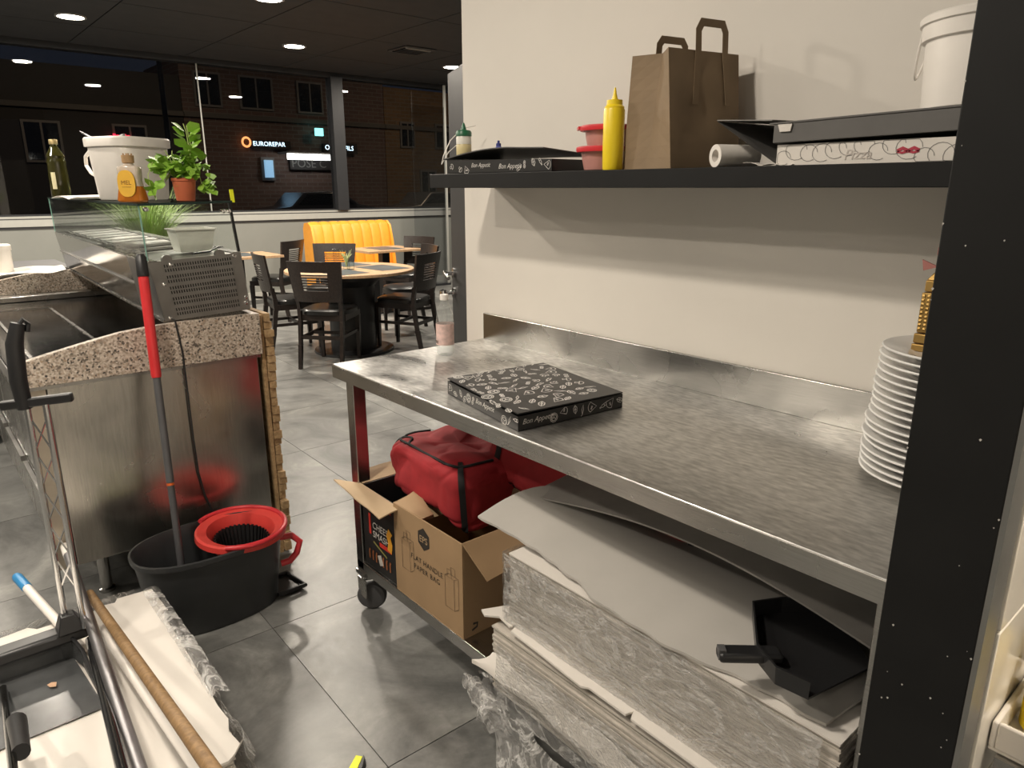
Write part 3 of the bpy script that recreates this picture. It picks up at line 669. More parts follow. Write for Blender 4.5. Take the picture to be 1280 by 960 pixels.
# bread-white printed pizza box with open lid under a large grey board
bxA = Vector((-.800, 1.395, SZ)); t = thing('pizza_box', 'white pizza box printed with line circles beneath the grey boards on the shelf', 'pizza box', (-.58, 1.5, SZ))
WB, DB, HB = .455, .25, .040
m = MB(); th = .003; X0, Y0 = bxA.x, bxA.y
m.box(X0, X0+WB, Y0, Y0+DB, SZ, SZ+th); m.box(X0, X0+WB, Y0, Y0+th, SZ+th, SZ+HB); m.box(X0, X0+th, Y0+th, Y0+DB, SZ+th, SZ+HB); m.box(X0+WB-th, X0+WB, Y0+th, Y0+DB, SZ+th, SZ+HB); m.box(X0+th, X0+WB-th, Y0+DB-th, Y0+DB, SZ+th, SZ+HB)
m.build('box_tray', CARDW, t)
pr_ = MB(); r = random.Random(4); XX, ZZ = Vector((1, 0, 0)), Vector((0, 0, 1))
for k in range(17):
    cx, cz = .015+k*.0265, r.uniform(.008, .034); R_ = r.uniform(.013, .021); pts = []
    for i in range(15):
        a_ = 2*PI*i/14*.85+r.random()*.05; pts.append((min(max(cx+R_*1.15*math.cos(a_), .002), WB-.002), min(max(cz+R_*math.sin(a_), .001), HB-.001)))
    stroke(pr_, pts, .0011, bxA, XX, ZZ)
pr_.build('printed_circles', PRINTG, t)
pw = MB(); text_mb(pw, 'Pizza', .026, bxA+XX*.138+ZZ*.008, XX, ZZ, .25, off=.0009); text_mb(pw, 'Pizza', .026, bxA+XX*.335+ZZ*.008, XX, ZZ, .25, off=.0009); pw.build('printed_word', mat('faded_print', (.55, .50, .46), .6), t)
pl_ = MB()
for cx in (.243, .262): stroke(pl_, [(cx-.009, .020), (cx, .0245), (cx+.009, .020)], .006, bxA, XX, ZZ, off=.0011); stroke(pl_, [(cx-.009, .019), (cx, .0165), (cx+.009, .019)], .004, bxA, XX, ZZ, off=.0011)
pl_.build('red_mark', mat('crimson_print', (.42, .03, .06), .6), t)
# open lid flap leaning to the left
fl = MB().hexa([Vector((-.800, 1.392, SZ+.004)), Vector((-.797, 1.396, SZ+.001)), Vector((-.797, 1.63, SZ+.002)), Vector((-.800, 1.63, SZ+.005))], [Vector((-.945, 1.392, SZ+.095)), Vector((-.943, 1.394, SZ+.092)), Vector((-.915, 1.63, SZ+.092)), Vector((-.917, 1.63, SZ+.095))])
fl = fl.build('card_sheet', GREYCARD, org=(-.80, 1.5, SZ)); tag(fl, 'dark card sheet propped at a slant between bag and white box', 'card sheet')
fl2 = MB().hexa([Vector((-.945, 1.392, SZ+.0955)), Vector((-.82, 1.40, SZ+.088)), Vector((-.75, 1.63, SZ+.088)), Vector((-.915, 1.635, SZ+.0965))], [Vector((-.945, 1.392, SZ+.0975)), Vector((-.82, 1.40, SZ+.090)), Vector((-.75, 1.63, SZ+.090)), Vector((-.915, 1.635, SZ+.0985))])
fl2 = fl2.build('card_sheet', mat('mid_grey_board', (.26, .25, .24), .6), org=(-.85, 1.5, SZ+.088)); tag(fl2, 'lighter grey card sheet lying flat atop the slanted one', 'card sheet')
bd = thing('grey_board', 'large thin grey board lying over the white pizza box', 'board', (-.58, 1.5, SZ+HB))
m = MB(); m.hexa([(-.805, 1.386, SZ+.043), (-.336, 1.386, SZ+.052), (-.336, 1.64, SZ+.052), (-.800, 1.64, SZ+.043)], [(-.805, 1.386, SZ+.046), (-.336, 1.386, SZ+.055), (-.336, 1.64, SZ+.055), (-.80, 1.64, SZ+.046)])
m.hexa([(-.805, 1.384, SZ+.044), (-.336, 1.384, SZ+.052), (-.336, 1.386, SZ+.052), (-.805, 1.386, SZ+.044)], [(-.805, 1.384, SZ+.079), (-.336, 1.384, SZ+.088), (-.336, 1.386, SZ+.088), (-.805, 1.386, SZ+.079)])
m.hexa([(-.815, 1.382, SZ+.079), (-.336, 1.382, SZ+.089), (-.336, 1.64, SZ+.089), (-.80, 1.64, SZ+.079)], [(-.815, 1.382, SZ+.082), (-.336, 1.382, SZ+.092), (-.336, 1.64, SZ+.092), (-.80, 1.64, SZ+.082)])
m.build('board_sheet', GREYCARD, bd)
put(bd, MB().hexa([Vector((-.790, 1.380, SZ+.064)), Vector((-.768, 1.380, SZ+.064)), Vector((-.768, 1.3835, SZ+.064)), Vector((-.790, 1.3835, SZ+.064))], [Vector((-.795, 1.380, SZ+.078)), Vector((-.765, 1.380, SZ+.078)), Vector((-.765, 1.3835, SZ+.078)), Vector((-.795, 1.3835, SZ+.078))]), 'paper_tab', CARDW)
pt = MB().grid(lambda u, v: Vector((-.87+.11*u, 1.386+.03*v+.004*math.sin(9*u), SZ+.0015+.006*(1-u)**2+.002*math.sin(13*u))), 14, 3, .0008).build('paper_scrap', CARDW, org=(-.84, 1.4, SZ)); tag(pt, 'torn white paper scrap hanging at the shelf edge below the slanted sheet', 'paper')
# white bucket with lid on the boards
q = Vector((-.475, 1.512, SZ+.090)); t = thing('bucket', 'large white plastic bucket with lid on the shelf, partly behind the pillar', 'bucket', q)
put(t, MB().lathe([(0, 0), (.098, 0), (.101, .003), (.107, .118), (.107, .122)], 44, q), 'bucket_body', WHITEPL)
put(t, MB().lathe([(.107, .114), (.113, .116), (.115, .140), (.119, .142), (.120, .152), (.116, .156), (.108, .157), (.105, .150), (0, .150)], 44, q, cap=False), 'bucket_lid', WHITEPL)
put(t, MB().tube([q+Vector((-.116*math.cos(f_), -.116*math.sin(f_)*.5-.02, .135-.075*math.sin(PI*k/12))) for k in range(13) for f_ in (-.5+1.0*k/12,)], .0022, 7), 'wire_handle', WHITEPL)

# ================================================================== UNDER THE WORKTABLE
UZ = .20
def carton(name, label, x0, x1, y0, y1, z0, z1, m_out, flaps=()):
    t = thing(name, label, 'carton', ((x0+x1)/2, (y0+y1)/2, z0)); th = .005
    m = MB(); m.box(x0, x1, y0, y1, z0, z0+th); m.box(x0, x1, y0, y0+th, z0+th, z1); m.box(x0, x1, y1-th, y1, z0+th, z1); m.box(x0, x0+th, y0+th, y1-th, z0+th, z1); m.box(x1-th, x1, y0+th, y1-th, z0+th, z1)
    m.build('carton_body', m_out, t, bev=.0015); return t
def flap(parent, corners, m=CARDIN, th=.004, wob=.006, seed=0, label=None):
    c = [Vector(p) for p in corners]; n = (c[1]-c[0]).cross(c[3]-c[0]).normalized()
    def P(u, v): return c[0].lerp(c[1], u).lerp(c[3].lerp(c[2], u), v)+n*(wob*noise.noise(Vector((u*3+seed, v*3, seed)))*v)
    m_ = MB(); nu, nv = 8, 5
    a_ = [P(i/nu, j/nv) for j in range(nv+1) for i in range(nu+1)]; q = lambda i, j: j*(nu+1)+i; M_ = len(a_)
    fs = [(q(i, j), q(i+1, j), q(i+1, j+1), q(i, j+1)) for j in range(nv) for i in range(nu)]
    fs += [tuple(M_+k for k in reversed(f)) for f in fs]
    for i in range(nu): fs += [(q(i+1, 0), q(i, 0), M_+q(i, 0), M_+q(i+1, 0)), (q(i, nv), q(i+1, nv), M_+q(i+1, nv), M_+q(i, nv))]
    for j in range(nv): fs += [(q(0, j), q(0, j+1), M_+q(0, j+1), M_+q(0, j)), (q(nu, j+1), q(nu, j), M_+q(nu, j), M_+q(nu, j+1))]
    o = m_.add(a_+[p-n*th for p in a_], fs).build('flap', m, parent)
    if label: o['label'] = label
    return o
# black printed carton at the far end
BC0, BC1 = -2.005, -1.795
bc = carton('black_carton', 'black printed carton with open kraft flaps beside the table leg', BC0, BC1, 1.052, 1.33, UZ, .492, mat('black_printed_carton', (.014, .013, .013), .5))
flap(bc, [(BC0-.005, 1.052, .493), (BC1+.03, 1.052, .488), (BC1+.02, .985, .470), (BC0-.075, .990, .500)], KRAFTL, seed=2)
flap(bc, [(BC0, 1.33, .492), (BC0, 1.056, .492), (BC0-.07, 1.08, .512), (BC0-.065, 1.31, .512)], KRAFTL, seed=3)
O_ = Vector((BC0, 1.0515, UZ)); X_, Z_ = Vector((1, 0, 0)), Vector((0, 0, 1)); BW = BC1-BC0
lines = MB(); text_mb(lines, 'CHEESE', .034, O_+X_*.062+Z_*.158, X_, Z_, .1); text_mb(lines, 'SMASH', .034, O_+X_*.062+Z_*.126, X_, Z_, .1); lines.build('white_lettering', mat('printed_white', (.55, .53, .50), .5), bc)
redp = mat('printed_red', (.48, .03, .02), .5)
MB().box(O_.x+.04, O_.x+.052, 1.0508, 1.0515, UZ+.13, UZ+.205).build('red_stripe', redp, bc); MB().box(O_.x+.105, O_.x+.180, 1.0508, 1.0515, UZ+.105, UZ+.120).build('red_stripe', redp, bc)
MB().box(O_.x+.12, O_.x+.185, 1.0508, 1.0515, UZ+.245, UZ+.285).build('red_panel', redp, bc)
m = MB(); stroke(m, [(.168, .11), (.175, .14), (.165, .165), (.178, .185)], .026, O_, X_, Z_, off=.001); m.build('orange_figure', mat('printed_orange', (.70, .33, .03), .5), bc)
m = MB(); stroke(m, [(.065, .108), (.15, .080)], .007, O_, X_, Z_, off=.001); m.build('olive_stripe', mat('printed_olive', (.22, .20, .06), .5), bc)
m = MB()
for k in range(7):
    if k == 3: continue
    stroke(m, [(.035+k*.022, .035), (.035+k*.022, .062), (.0385+k*.022, .072)], .008, O_, X_, Z_, off=.001)
m.build('brown_bars', mat('printed_rust', (.27, .09, .03), .5), bc)
m = MB(); stroke(m, [(.095, .048), (.118, .058)], .036, O_, X_, Z_, off=.0012); m.build('white_patch', mat('printed_cream', (.45, .42, .38), .5), bc)
# EPS paper bag carton
EX0, EX1, EY0, EY1, EZ1 = -1.792, -1.432, 1.045, 1.34, .505
ec = carton('bag_carton', 'open brown cardboard carton marked EPS FLAT HANDLE PAPER BAG', EX0, EX1, EY0, EY1, UZ, EZ1, CARDB)
flap(ec, [(EX1, EY0, EZ1), (EX1, EY1, EZ1), (EX1+.095, EY1-.02, EZ1-.05), (EX1+.085, EY0+.02, EZ1-.085)], CARDB, seed=5)
flap(ec, [(EX1, EY1, EZ1), (EX0, EY1, EZ1), (EX0+.03, EY1+.05, EZ1+.055), (EX1+.02, EY1+.04, EZ1+.09)], CARDB, seed=6)
flap(ec, [(EX0+.005, EY0+.003, EZ1), (EX0+.16, EY0+.003, EZ1+.002), (EX0+.12, EY0+.07, EZ1-.02), (EX0+.0, EY0+.09, EZ1+.015)], CARDIN, seed=8)
flap(ec, [(EX0+.005, EY0+.01, EZ1), (EX0+.005, EY1, EZ1), (EX0+.085, EY1, EZ1-.05), (EX0+.075, EY0+.03, EZ1-.06)], CARDIN, seed=9)
O_ = Vector((EX0, EY0-.0004, UZ)); EW = EX1-EX0
m = MB(); hc = (EW*.47, .243); m.add([O_+X_*(hc[0]+.034*math.cos(PI/6+k*PI/3))+Z_*(hc[1]+.037*math.sin(PI/6+k*PI/3))-Vector((0, .0004, 0)) for k in range(6)], [tuple(range(6))]); m.build('hexagon_logo', INK, ec)
m = MB(); text_mb(m, 'EPS', .030, O_+X_*hc[0]+Z_*(hc[1]-.011), X_, Z_, 0, 'CENTER', off=.0012); m.build('logo_lettering', CARDIN, ec)
m = MB(); text_mb(m, 'FLAT HANDLE', .0245, O_+X_*EW*.50+Z_*.155, X_, Z_, 0, 'CENTER', spacing=1.1); text_mb(m, 'PAPER BAG', .0245, O_+X_*EW*.50+Z_*.126, X_, Z_, 0, 'CENTER', spacing=1.15); m.build('carton_lettering', INK, ec)
m = MB()
for cx, cz in ((.045, .10), (.275, .075)):
    for l in ([(cx, cz), (cx, cz+.10), (cx+.045, cz+.10), (cx+.045, cz), (cx, cz)], [(cx+.045, cz), (cx+.066, cz+.015), (cx+.066, cz+.112), (cx+.045, cz+.10)], [(cx, cz+.10), (cx+.02, cz+.112), (cx+.066, cz+.112)], [(cx+.012, cz+.10), (cx+.012, cz+.125), (cx+.032, cz+.125), (cx+.032, cz+.10)], [(cx+.03, cz+.112), (cx+.03, cz+.136), (cx+.05, cz+.136), (cx+.05, cz+.112)]):
        stroke(m, l, .0016, O_, X_, Z_)
m.build('bag_drawings', INKB, ec)
m = MB(); stroke(m, [(0, 0), (.018, .006), (.02, .018), (.004, .02)], .007, Vector((EX1+.0006, EY0+.03, UZ+.02)), Vector((0, 1, 0)), Z_, off=.0004); m.build('side_mark', INK, ec)

# red insulated delivery bags
def soft(c, s, e1=.5, e2=.45, wob=.02, seed=0, sag=0, rz=0, rx=0):
    Rm = Matrix.Rotation(rz, 3, 'Z') @ Matrix.Rotation(rx, 3, 'X')
    sp = lambda a_, e: math.copysign(abs(a_)**e, a_)
    def P(u, v, k=1.0):
        th_, ph_ = 2*PI*u, PI*(v-.5)
        x = sp(math.cos(ph_), e1)*sp(math.cos(th_), e2); y = sp(math.cos(ph_), e1)*sp(math.sin(th_), e2); z_ = sp(math.sin(ph_), e1)
        p = Vector((x*s[0]*k, y*s[1]*k, z_*s[2]*k)); n_ = Vector((x, y, z_)).normalized()
        q_ = p*6+Vector((seed, 0, 0)); w_ = Vector((p.x*4+seed, p.y*5, p.z*7-p.x*5)); f_ = .8*noise.noise(q_*.8)-.9*(1-min(1, abs(noise.noise(w_*.7))*2.0))**2-.2*(1-min(1, abs(noise.noise(w_*2.3+Vector((3, 1, 7))))*3))**2
        p = p+n_*wob*f_; p.z += sag*(1-z_*.5)*abs(x)**3*-1
        return Rm @ p+Vector(c)
    return P
rb = thing('delivery_bag', 'red insulated delivery bag with black webbing on the open cartons', 'bag', (-1.66, 1.24, .47))
Pb = soft((-1.785, 1.305, .580), (.232, .180, .092), .34, .36, .034, 5, .05, rz=-.05, rx=.06)
MB().grid(Pb, 120, 60).build('bag_body', REDFAB, rb)
def band(P, u0, u1, v0, v1, m_, nm, par, k=1.025, nu=6, nv=40):
    o = MB().grid(lambda a_, b_: P(u0+(u1-u0)*a_, v0+(v1-v0)*b_, k), nu, nv).build(nm, m_, par); return o
def xband(P, c, s, xr0, xr1, m_, nm, par, k=1.02):
    """strap around the bag between two x positions (front half)"""
    pass
for uu in (.900,): band(Pb, uu, uu+.030, .10, .86, BLKFAB, 'webbing_strap', rb)
band(Pb, .50, 1.0, .235, .30, BLKFAB, 'bottom_piping', rb, 1.012, 80, 4)
m = MB(); m.tube([Pb(.5+.5*k/40, .80, 1.015) for k in range(41)], .0045, 6); m.build('zip_piping', BLKFAB, rb)
m = MB(); m.tube([Pb(.60+.14*k/20, .80+.10*math.sin(PI*k/20), 1.02) for k in range(21)], .004, 6); m.tube([Pb(.56+.02*k/12, .80-.30*k/12, 1.015) for k in range(13)], .0035, 6); m.build('seam', BLKFAB, rb)
rb2 = thing('delivery_bag', 'second red delivery bag with dark straps, wedged deep under the tabletop', 'bag', (-1.25, 1.43, .5))
Pc = soft((-1.30, 1.44, .675), (.40, .125, .125), .36, .36, .026, 9, .02, rz=.04)
MB().grid(Pc, 110, 50).build('bag_body', mat('deep_red_nylon', (.30, .014, .018), .82, var=.1, sc=30), rb2)
for uu in (.66, .79, .90): band(Pc, uu, uu+.02, .12, .88, BLKFAB, 'webbing_strap', rb2, 1.03)
m = MB(); h0 = Pc(.70, .82, 1.0); h1 = Pc(.80, .80, 1.0)
m.tube([h0, h0+Vector((-.02, -.06, .02)), (h0+h1)/2+Vector((0, -.11, -.02)), h1+Vector((.02, -.06, .0)), h1], .014, 10); m.build('carry_handle', BLKFAB, rb2)

# stacks of flat pizza cartons
def sheets(nm, m_, par, x0, x1, y0, y1, z0, z1, n, seed, tilt=0, jit=.006, gap=.18, kind='stuff'):
    r = random.Random(seed); M_ = MB(); dz = (z1-z0)/n
    for k in range(n):
        a_ = r.uniform(-jit, jit); b_ = r.uniform(-jit, jit); za = z0+k*dz; t_ = r.uniform(-.002, .002); c_ = tilt
        M_.hexa([(x0+a_, y0+b_, za), (x1+a_, y0+b_+t_, za+c_), (x1+a_, y1+b_, za+c_), (x0+a_, y1+b_, za)], [(x0+a_, y0+b_, za+dz*(1-gap)), (x1+a_, y0+b_+t_, za+c_+dz*(1-gap)), (x1+a_, y1+b_, za+c_+dz*(1-gap)), (x0+a_, y1+b_, za+dz*(1-gap))])
    return M_.build(nm, m_, par, kind=kind)
CORR = mat('corrugated_edges', (.50, .46, .41), .85, var=.22, sc=90, stretch=(.3, 1, 6))
SX1 = -.372
ls = thing('carton_bundle', 'lower bundle of flat white pizza cartons on the table undershelf', 'bundle', (-.8, 1.25, UZ))
sheets('carton_sheets', CORR, ls, -1.225, SX1, .985, 1.50, UZ, .385, 30, 1, 0, .004)
MB().grid(lambda u, v: Vector((-1.225-.05*(1-v)**2*(1-u)+.83*u, .955+.03*v+.01*math.sin(7*u), .27+.035*v+.004*math.sin(30*u))), 60, 4, .012).build('loose_sheets', CARDW, ls)
notch = [(-1.270, .985), (-1.245, .975), (-1.215, 1.0), (-1.165, .992), (-1.160, 1.008), (-1.150, .982), (-1.05, .978), (-.90, .968), (-.885, .978), (-.78, .976), (-.775, .995), (-.765, .975), (-.60, .972), (SX1, .972), (SX1, 1.5), (-1.22, 1.5), (-1.235, 1.06)]
MB().prism([(x, y, .402) for x, y in notch], (0, 0, .005)).build('top_sheet', CARDW, ls)
us = thing('carton_bundle', 'upper bundle of flat pizza cartons wrapped in crinkled film', 'bundle', (-.8, 1.25, .41))
sheets('carton_sheets', CORR, us, -1.19, SX1, 1.012, 1.50, .408, .588, 28, 2, 0, .003)
MB().box(-1.19, SX1, 1.010, 1.50, .5885, .5925).build('top_sheet', CARDW, us)
def wrapgrid(f_, nu, nv, nm, par, m_=WRAP): return MB().grid(f_, nu, nv).build(nm, m_, par)
def fwrap(u, v):
    x = -1.197+.80*u; z_ = .405+.188*v; d_ = .004+.005*abs(noise.noise(Vector((x*9, z_*16, 1))))+.003*abs(noise.noise(Vector((x*40, z_*40, 1))))
    return Vector((x, 1.006-d_, z_))
wrapgrid(fwrap, 150, 36, 'plastic_wrap', us)
def swrap(u, v):
    y = 1.0+.45*u; z_ = .405+.19*v; return Vector((-1.197-.004-.01*abs(noise.noise(Vector((y*12, z_*20, 3)))), y, z_))
wrapgrid(swrap, 50, 24, 'plastic_wrap', us)
# lower bundle wrap plus the loose tail dragging to the floor
def lwrap(u, v):
    x = -1.16+.77*u; z_ = .215+.17*v; return Vector((x, .946-.012*abs(noise.noise(Vector((x*9, z_*16, 7))))-.004*abs(noise.noise(Vector((x*45, z_*40, 1)))), z_))
wrapgrid(lwrap, 140, 26, 'plastic_wrap', ls)
def tail(u, v):
    x = -1.30+1.0*u; k_ = min(1, u*3.5)
    y = 1.0-.06*k_-.05*v*k_+.03*noise.noise(Vector((x*12, v*3, 2))); z_ = .20-(.14-.05*u)*v*(.25+.75*min(1, (u+.08)*5))+.035*noise.noise(Vector((x*10, v*4, 5)))+.010*noise.noise(Vector((x*40, v*14, 5)))
    return Vector((x, y, max(z_, .03)))
tl = MB().grid(tail, 170, 30).build('loose_film', WRAPD, org=(-1.0, .93, .05)); tag(tl, 'crumpled clear stretch film hanging below the lower carton bundle', 'plastic film')
def tail2(u, v):
    c_ = Vector((-1.395+.20*u, 1.02-.05*u, .115+.05*u-.04*u*u)); a_ = 2*PI*v; r_ = .010+.030*u+.014*noise.noise(Vector((u*9, v*6, 8)))
    return c_+Vector((.2*math.cos(a_), math.cos(a_), math.sin(a_)))*r_
t2 = MB().grid(tail2, 60, 28).build('film_end', WRAPD, tl); t2.location = (0, 0, 0)
# big loose blanks on top
s1 = MB().grid(lambda u, v: Vector((-1.335+.09*v+.93*u, 1.028+.02*math.sin(8*u)*(1-v)+.42*v-.02*(1-v)*u+.012*(1-v)*noise.noise(Vector((u*14, 0, 1))), .602+.03*(1-u)**3+.045*math.sin(PI*min(1, v*1.3))*(1-.5*u))), 60, 16, .006)
s1 = s1.build('carton_blank', CARDG, org=(-.9, 1.2, .60)); tag(s1, 'large pale unfolded pizza carton blank with bent edge on top of the bundles', 'carton blank')
s2 = MB().grid(lambda u, v: Vector((-1.30+.90*u, 1.165+.31*v+.07*(math.sin(PI*u)*.4+u*.1)*(1-v), .662+.05*math.sin(PI*u*.9)+.035*v)), 40, 10, .004)
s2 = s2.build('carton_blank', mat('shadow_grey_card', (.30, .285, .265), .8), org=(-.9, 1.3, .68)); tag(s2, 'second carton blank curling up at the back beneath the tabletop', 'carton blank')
# black dustpan lying on the blanks
dz_ = .655
bp = thing('hand_dustpan', 'black plastic hand dustpan lying on the carton blanks near the right leg', 'dustpan', (-.53, 1.16, dz_))
def DP(u_, v_, z_=dz_): 
    p = pix(u_, v_, z=z_); return p
out = [(940, 772), (975, 767), (1040, 768), (1062, 790), (1090, 835), (1010, 875), (968, 855), (945, 826)]
base = [DP(*q_) for q_ in out]; cen = sum(base, Vector())/len(base)
m = MB(); m.prism([p for p in base][::-1], (0, 0, .004)); 
for i in range(len(base)):
    if i in (3, 4): continue      # open front edge
    a_, b_ = base[i], base[(i+1) % len(base)]; m.hexa([a_, b_, cen.lerp(b_, .97), cen.lerp(a_, .97)], [cen.lerp(p, 1.03)+Vector((0, 0, .035)) for p in (a_, b_)]+[cen.lerp(p, .99)+Vector((0, 0, .035)) for p in (b_, a_)])
m.build('pan', BLKPL, bp)
h0, h1 = DP(958, 818, dz_+.02), DP(897, 817, dz_+.02)
m = MB(); m.bar(h0+(h0-h1)*.3, h1, .034, .018); mm = m.build('handle', BLKPL, bp, bev=.006)
put(bp, MB().bar(h1+Vector((0, 0, .003)), h1+(h0-h1)*.15+Vector((0, 0, .003)), .018, .019), 'handle_end', RUBBER)

# ================================================================== SALAD COUNTER AND DISPLAY CASE
CX, CL = -2.62, 2.18; CXE = CX-CL; CY0, CY1 = .235, .985; GZ0 = .845
ct = thing('prep_counter', 'steel refrigerated prep counter with speckled granite side boards', 'counter', (CX-CL/2, .6, 0))
bx('side_panel', STEELP, CX-.012, CX, CY0+.055, CY1-.012, .205, GZ0-.01, parent=ct, bev=.002)
put(ct, MB().box(CX-.004, CX+.004, CY0-.01, CY1-.0, GZ0-.012, GZ0), 'top_strip', STEELB)
bx('carcass', DARKST, CXE+.02, CX-.012, CY0+.04, CY1-.02, .205, .80, parent=ct)
bx('corner_post', mat('cream_steel', (.42, .37, .30), .35, .6), CX-.03, CX-.002, CY0+.0, CY0+.052, .205, GZ0-.012, parent=ct)
bx('worktop', DARKST, CXE+.03, CX-.03, CY0-.01, CY1, .80, .855, parent=ct, bev=.002)
# flat bright frame on the worktop, built for the reflection of the pan recess
rim = MB(); xa, xb, ya, yb = -4.35, -2.95, .30, .56
for b_ in ((xa, xb, ya, ya+.012), (xa, xb, yb-.012, yb), (xa, xa+.012, ya+.012, yb-.012), (xb-.012, xb, ya+.012, yb-.012)): rim.box(b_[0], b_[1], b_[2], b_[3], .8552, .859)
rim.build('recess_reflection', STEELB, ct)
bx('end_ledge', STEELB, CXE+.03, CXE+.16, CY0, CY1, .856, .885, parent=ct, bev=.003)
for i in range(2):
    lx = (CX-.16, CXE+.15)[i]
    for y in (CY0+.15, CY1-.12): put(ct, MB().lathe([(.028, 0), (.028, .012), (.020, .016), (.020, .205)], 18, (lx, y, 0)), 'foot', STEELB)
# drawers along the front
for k in range(4):
    x1_ = CX-.04-k*.53; x0_ = x1_-.50
    d_ = put(ct, MB().box(x0_, x1_, CY0+.012, CY0+.038, .47, .795), 'drawer', STEELB, bev=.003); put(d_, MB().box(x0_+.02, x1_-.02, CY0-.004, CY0+.010, .765, .785), 'drawer_handle', STEELG)
    d_ = put(ct, MB().box(x0_, x1_, CY0+.012, CY0+.038, .215, .455), 'drawer', STEELB, bev=.003); put(d_, MB().box(x0_+.02, x1_-.02, CY0-.004, CY0+.010, .425, .445), 'drawer_handle', STEELG)
for k in range(6): put(ct, MB().box(CXE+.05, CX-.06, CY0-.012, CY0+.004, .80+k*.0085, .804+k*.0085), 'vent_slat', STEELG)
def gran(x, nm):
    prof = [(.222, GZ0), (.216, .918), (.235, .928), (.31, .945), (.42, .968), (.52, .987), (.62, .996), (.70, 1.0), (.993, 1.0), (.993, GZ0)]
    o = MB().prism([(x, y, z_) for y, z_ in prof], (.028, 0, 0)).build(nm, GRAN, ct, bev=.002); return o
gran(CX-.018, 'granite_board'); gran(CXE-.01, 'granite_board')
bx('granite_upstand', GRAN, CXE+.02, CX-.02, CY1-.02, CY1+.006, .855, 1.0, parent=ct, bev=.002)
# display case on top, slightly turned
yw = math.radians(-1.5)
def case(p): # local: x 0 (near) .. -2.28 (far), y across, z
    q_ = Vector(p); return Vector((CX-.03+q_.x*math.cos(yw)-0*q_.y, q_.y-q_.x*math.sin(yw)*-1, q_.z)) if False else Vector((CX-.03+q_.x, q_.y-q_.x*.034, q_.z))
LC = 2.25
A1, A2, A3, A4 = (.675, 1.001), (.976, 1.014), (.960, 1.224), (.643, 1.207)      # end profile from the picture (y,z)
vc = thing('display_case', 'refrigerated glass display case with perforated end grille on the counter', 'display case', (CX-1.2, .82, 1.0))
def slab(poly, x0, x1): # poly (y,z) list
    m_ = MB(); a_ = [case((x0, y, z_)) for y, z_ in poly]; b_ = [case((x1, y, z_)) for y, z_ in poly]; n = len(poly)
    m_.add(a_+b_, [tuple(range(n-1, -1, -1)), tuple(range(n, 2*n))]+[(i, (i+1) % n, n+(i+1) % n, n+i) for i in range(n)]); return m_
put(vc, slab([A1, A2, A3, A4], -.34, -.004), 'compressor_box', STEELG)
# perforated end grille: rows of slots, each a dark recess plate behind a louvre frame
gm = MB(); hm = MB()
def onend(s_, t_, dx=0):
    b_ = Vector((0, *A1)).lerp(Vector((0, *A2)), s_); tt = Vector((0, *A4)).lerp(Vector((0, *A3)), s_); p = b_.lerp(tt, t_); return case((dx, p.y, p.z))
def quad(M_, s0, s1, t0, t1, d0, d1): M_.hexa([onend(s0, t0, d0), onend(s1, t0, d0), onend(s1, t1, d0), onend(s0, t1, d0)], [onend(s0, t0, d1), onend(s1, t0, d1), onend(s1, t1, d1), onend(s0, t1, d1)])
quad(hm, .02, .98, .04, .97, -.003, .0005); put(vc, hm, 'grille_backing', BLKMAT)
rows = [.10, .175, .285, .36, .47, .545, .655, .73, .84, .915]; ns = 27; s0_, s1_ = .14, .88
lvl = [.0]+[x for r_ in rows for x in (r_-.026, r_+.026)]+[1.0]
for i in range(0, len(lvl), 2): quad(gm, 0, 1, lvl[i], lvl[i+1], .0006, .0026)
for r_ in rows:
    quad(gm, 0, s0_, r_-.026, r_+.026, .0006, .0026); quad(gm, s1_, 1, r_-.026, r_+.026, .0006, .0026)
    for k in range(ns+1):
        c_ = s0_+(s1_-s0_)*k/ns; quad(gm, c_-.0075, c_+.0075, r_-.026, r_+.026, .0006, .0026)
put(vc, gm, 'perforated_grille', STEELG)
for s_, t_ in ((.06, .05), (.10, .62), (.22, .93), (.92, .95), (.96, .12), (.97, .22)):
    p = onend(s_, t_, .0026); put(vc, MB().lathe([(0, .004), (.006, .003), (.0075, 0)], 14, p, M=Matrix.Rotation(PI/2, 3, 'Y')), 'screw', CHROME)
# front fascia, far end cheek, rear body
put(vc, slab([(A1[0], A1[1]), (A1[0]+.008, A1[1]), (A4[0]+.008, A4[1]), (A4[0], A4[1])], -LC, -.34), 'front_fascia', steel('mirror_fascia', .42, .12, (1, 1, 1), .1, .03))
put(vc, slab([(A1[0]-.006, A1[1]-.004), (A1[0]+.03, A1[1]-.004), (A1[0]+.03, A1[1]+.004), (A1[0]-.006, A1[1]+.004)], -LC, -.006), 'bottom_edge', STEELB)
put(vc, slab([A1, A2, (A3[0], A3[1]), (A4[0], A4[1])], -LC-.012, -LC), 'end_cheek', STEELG)
put(vc, slab([(A2[0]-.01, A2[1]), A2, A3, (A3[0]-.01, A3[1])], -LC, -.34), 'rear_panel', STEELB)
put(vc, slab([(A4[0]+.008, 1.10), (A3[0]-.01, 1.11), (A3[0]-.01, 1.115), (A4[0]+.008, 1.105)], -LC, -.34), 'well_floor', STEELG)
m = slab([(A4[0], 1.205), (A4[0]+.03, 1.206), (A4[0]+.03, 1.211), (A4[0], 1.210)], -LC, 0); m2 = slab([(A3[0]-.03, 1.222), (A3[0], 1.223), (A3[0], 1.228), (A3[0]-.03, 1.227)], -LC, 0); m.add(m2.v, m2.f)
put(vc, m, 'top_rail', STEELB)
rr = random.Random(8); LIDM = mat('pan_lid_steel', (.66, .64, .61), .38, .75, var=.1)
npan = 9
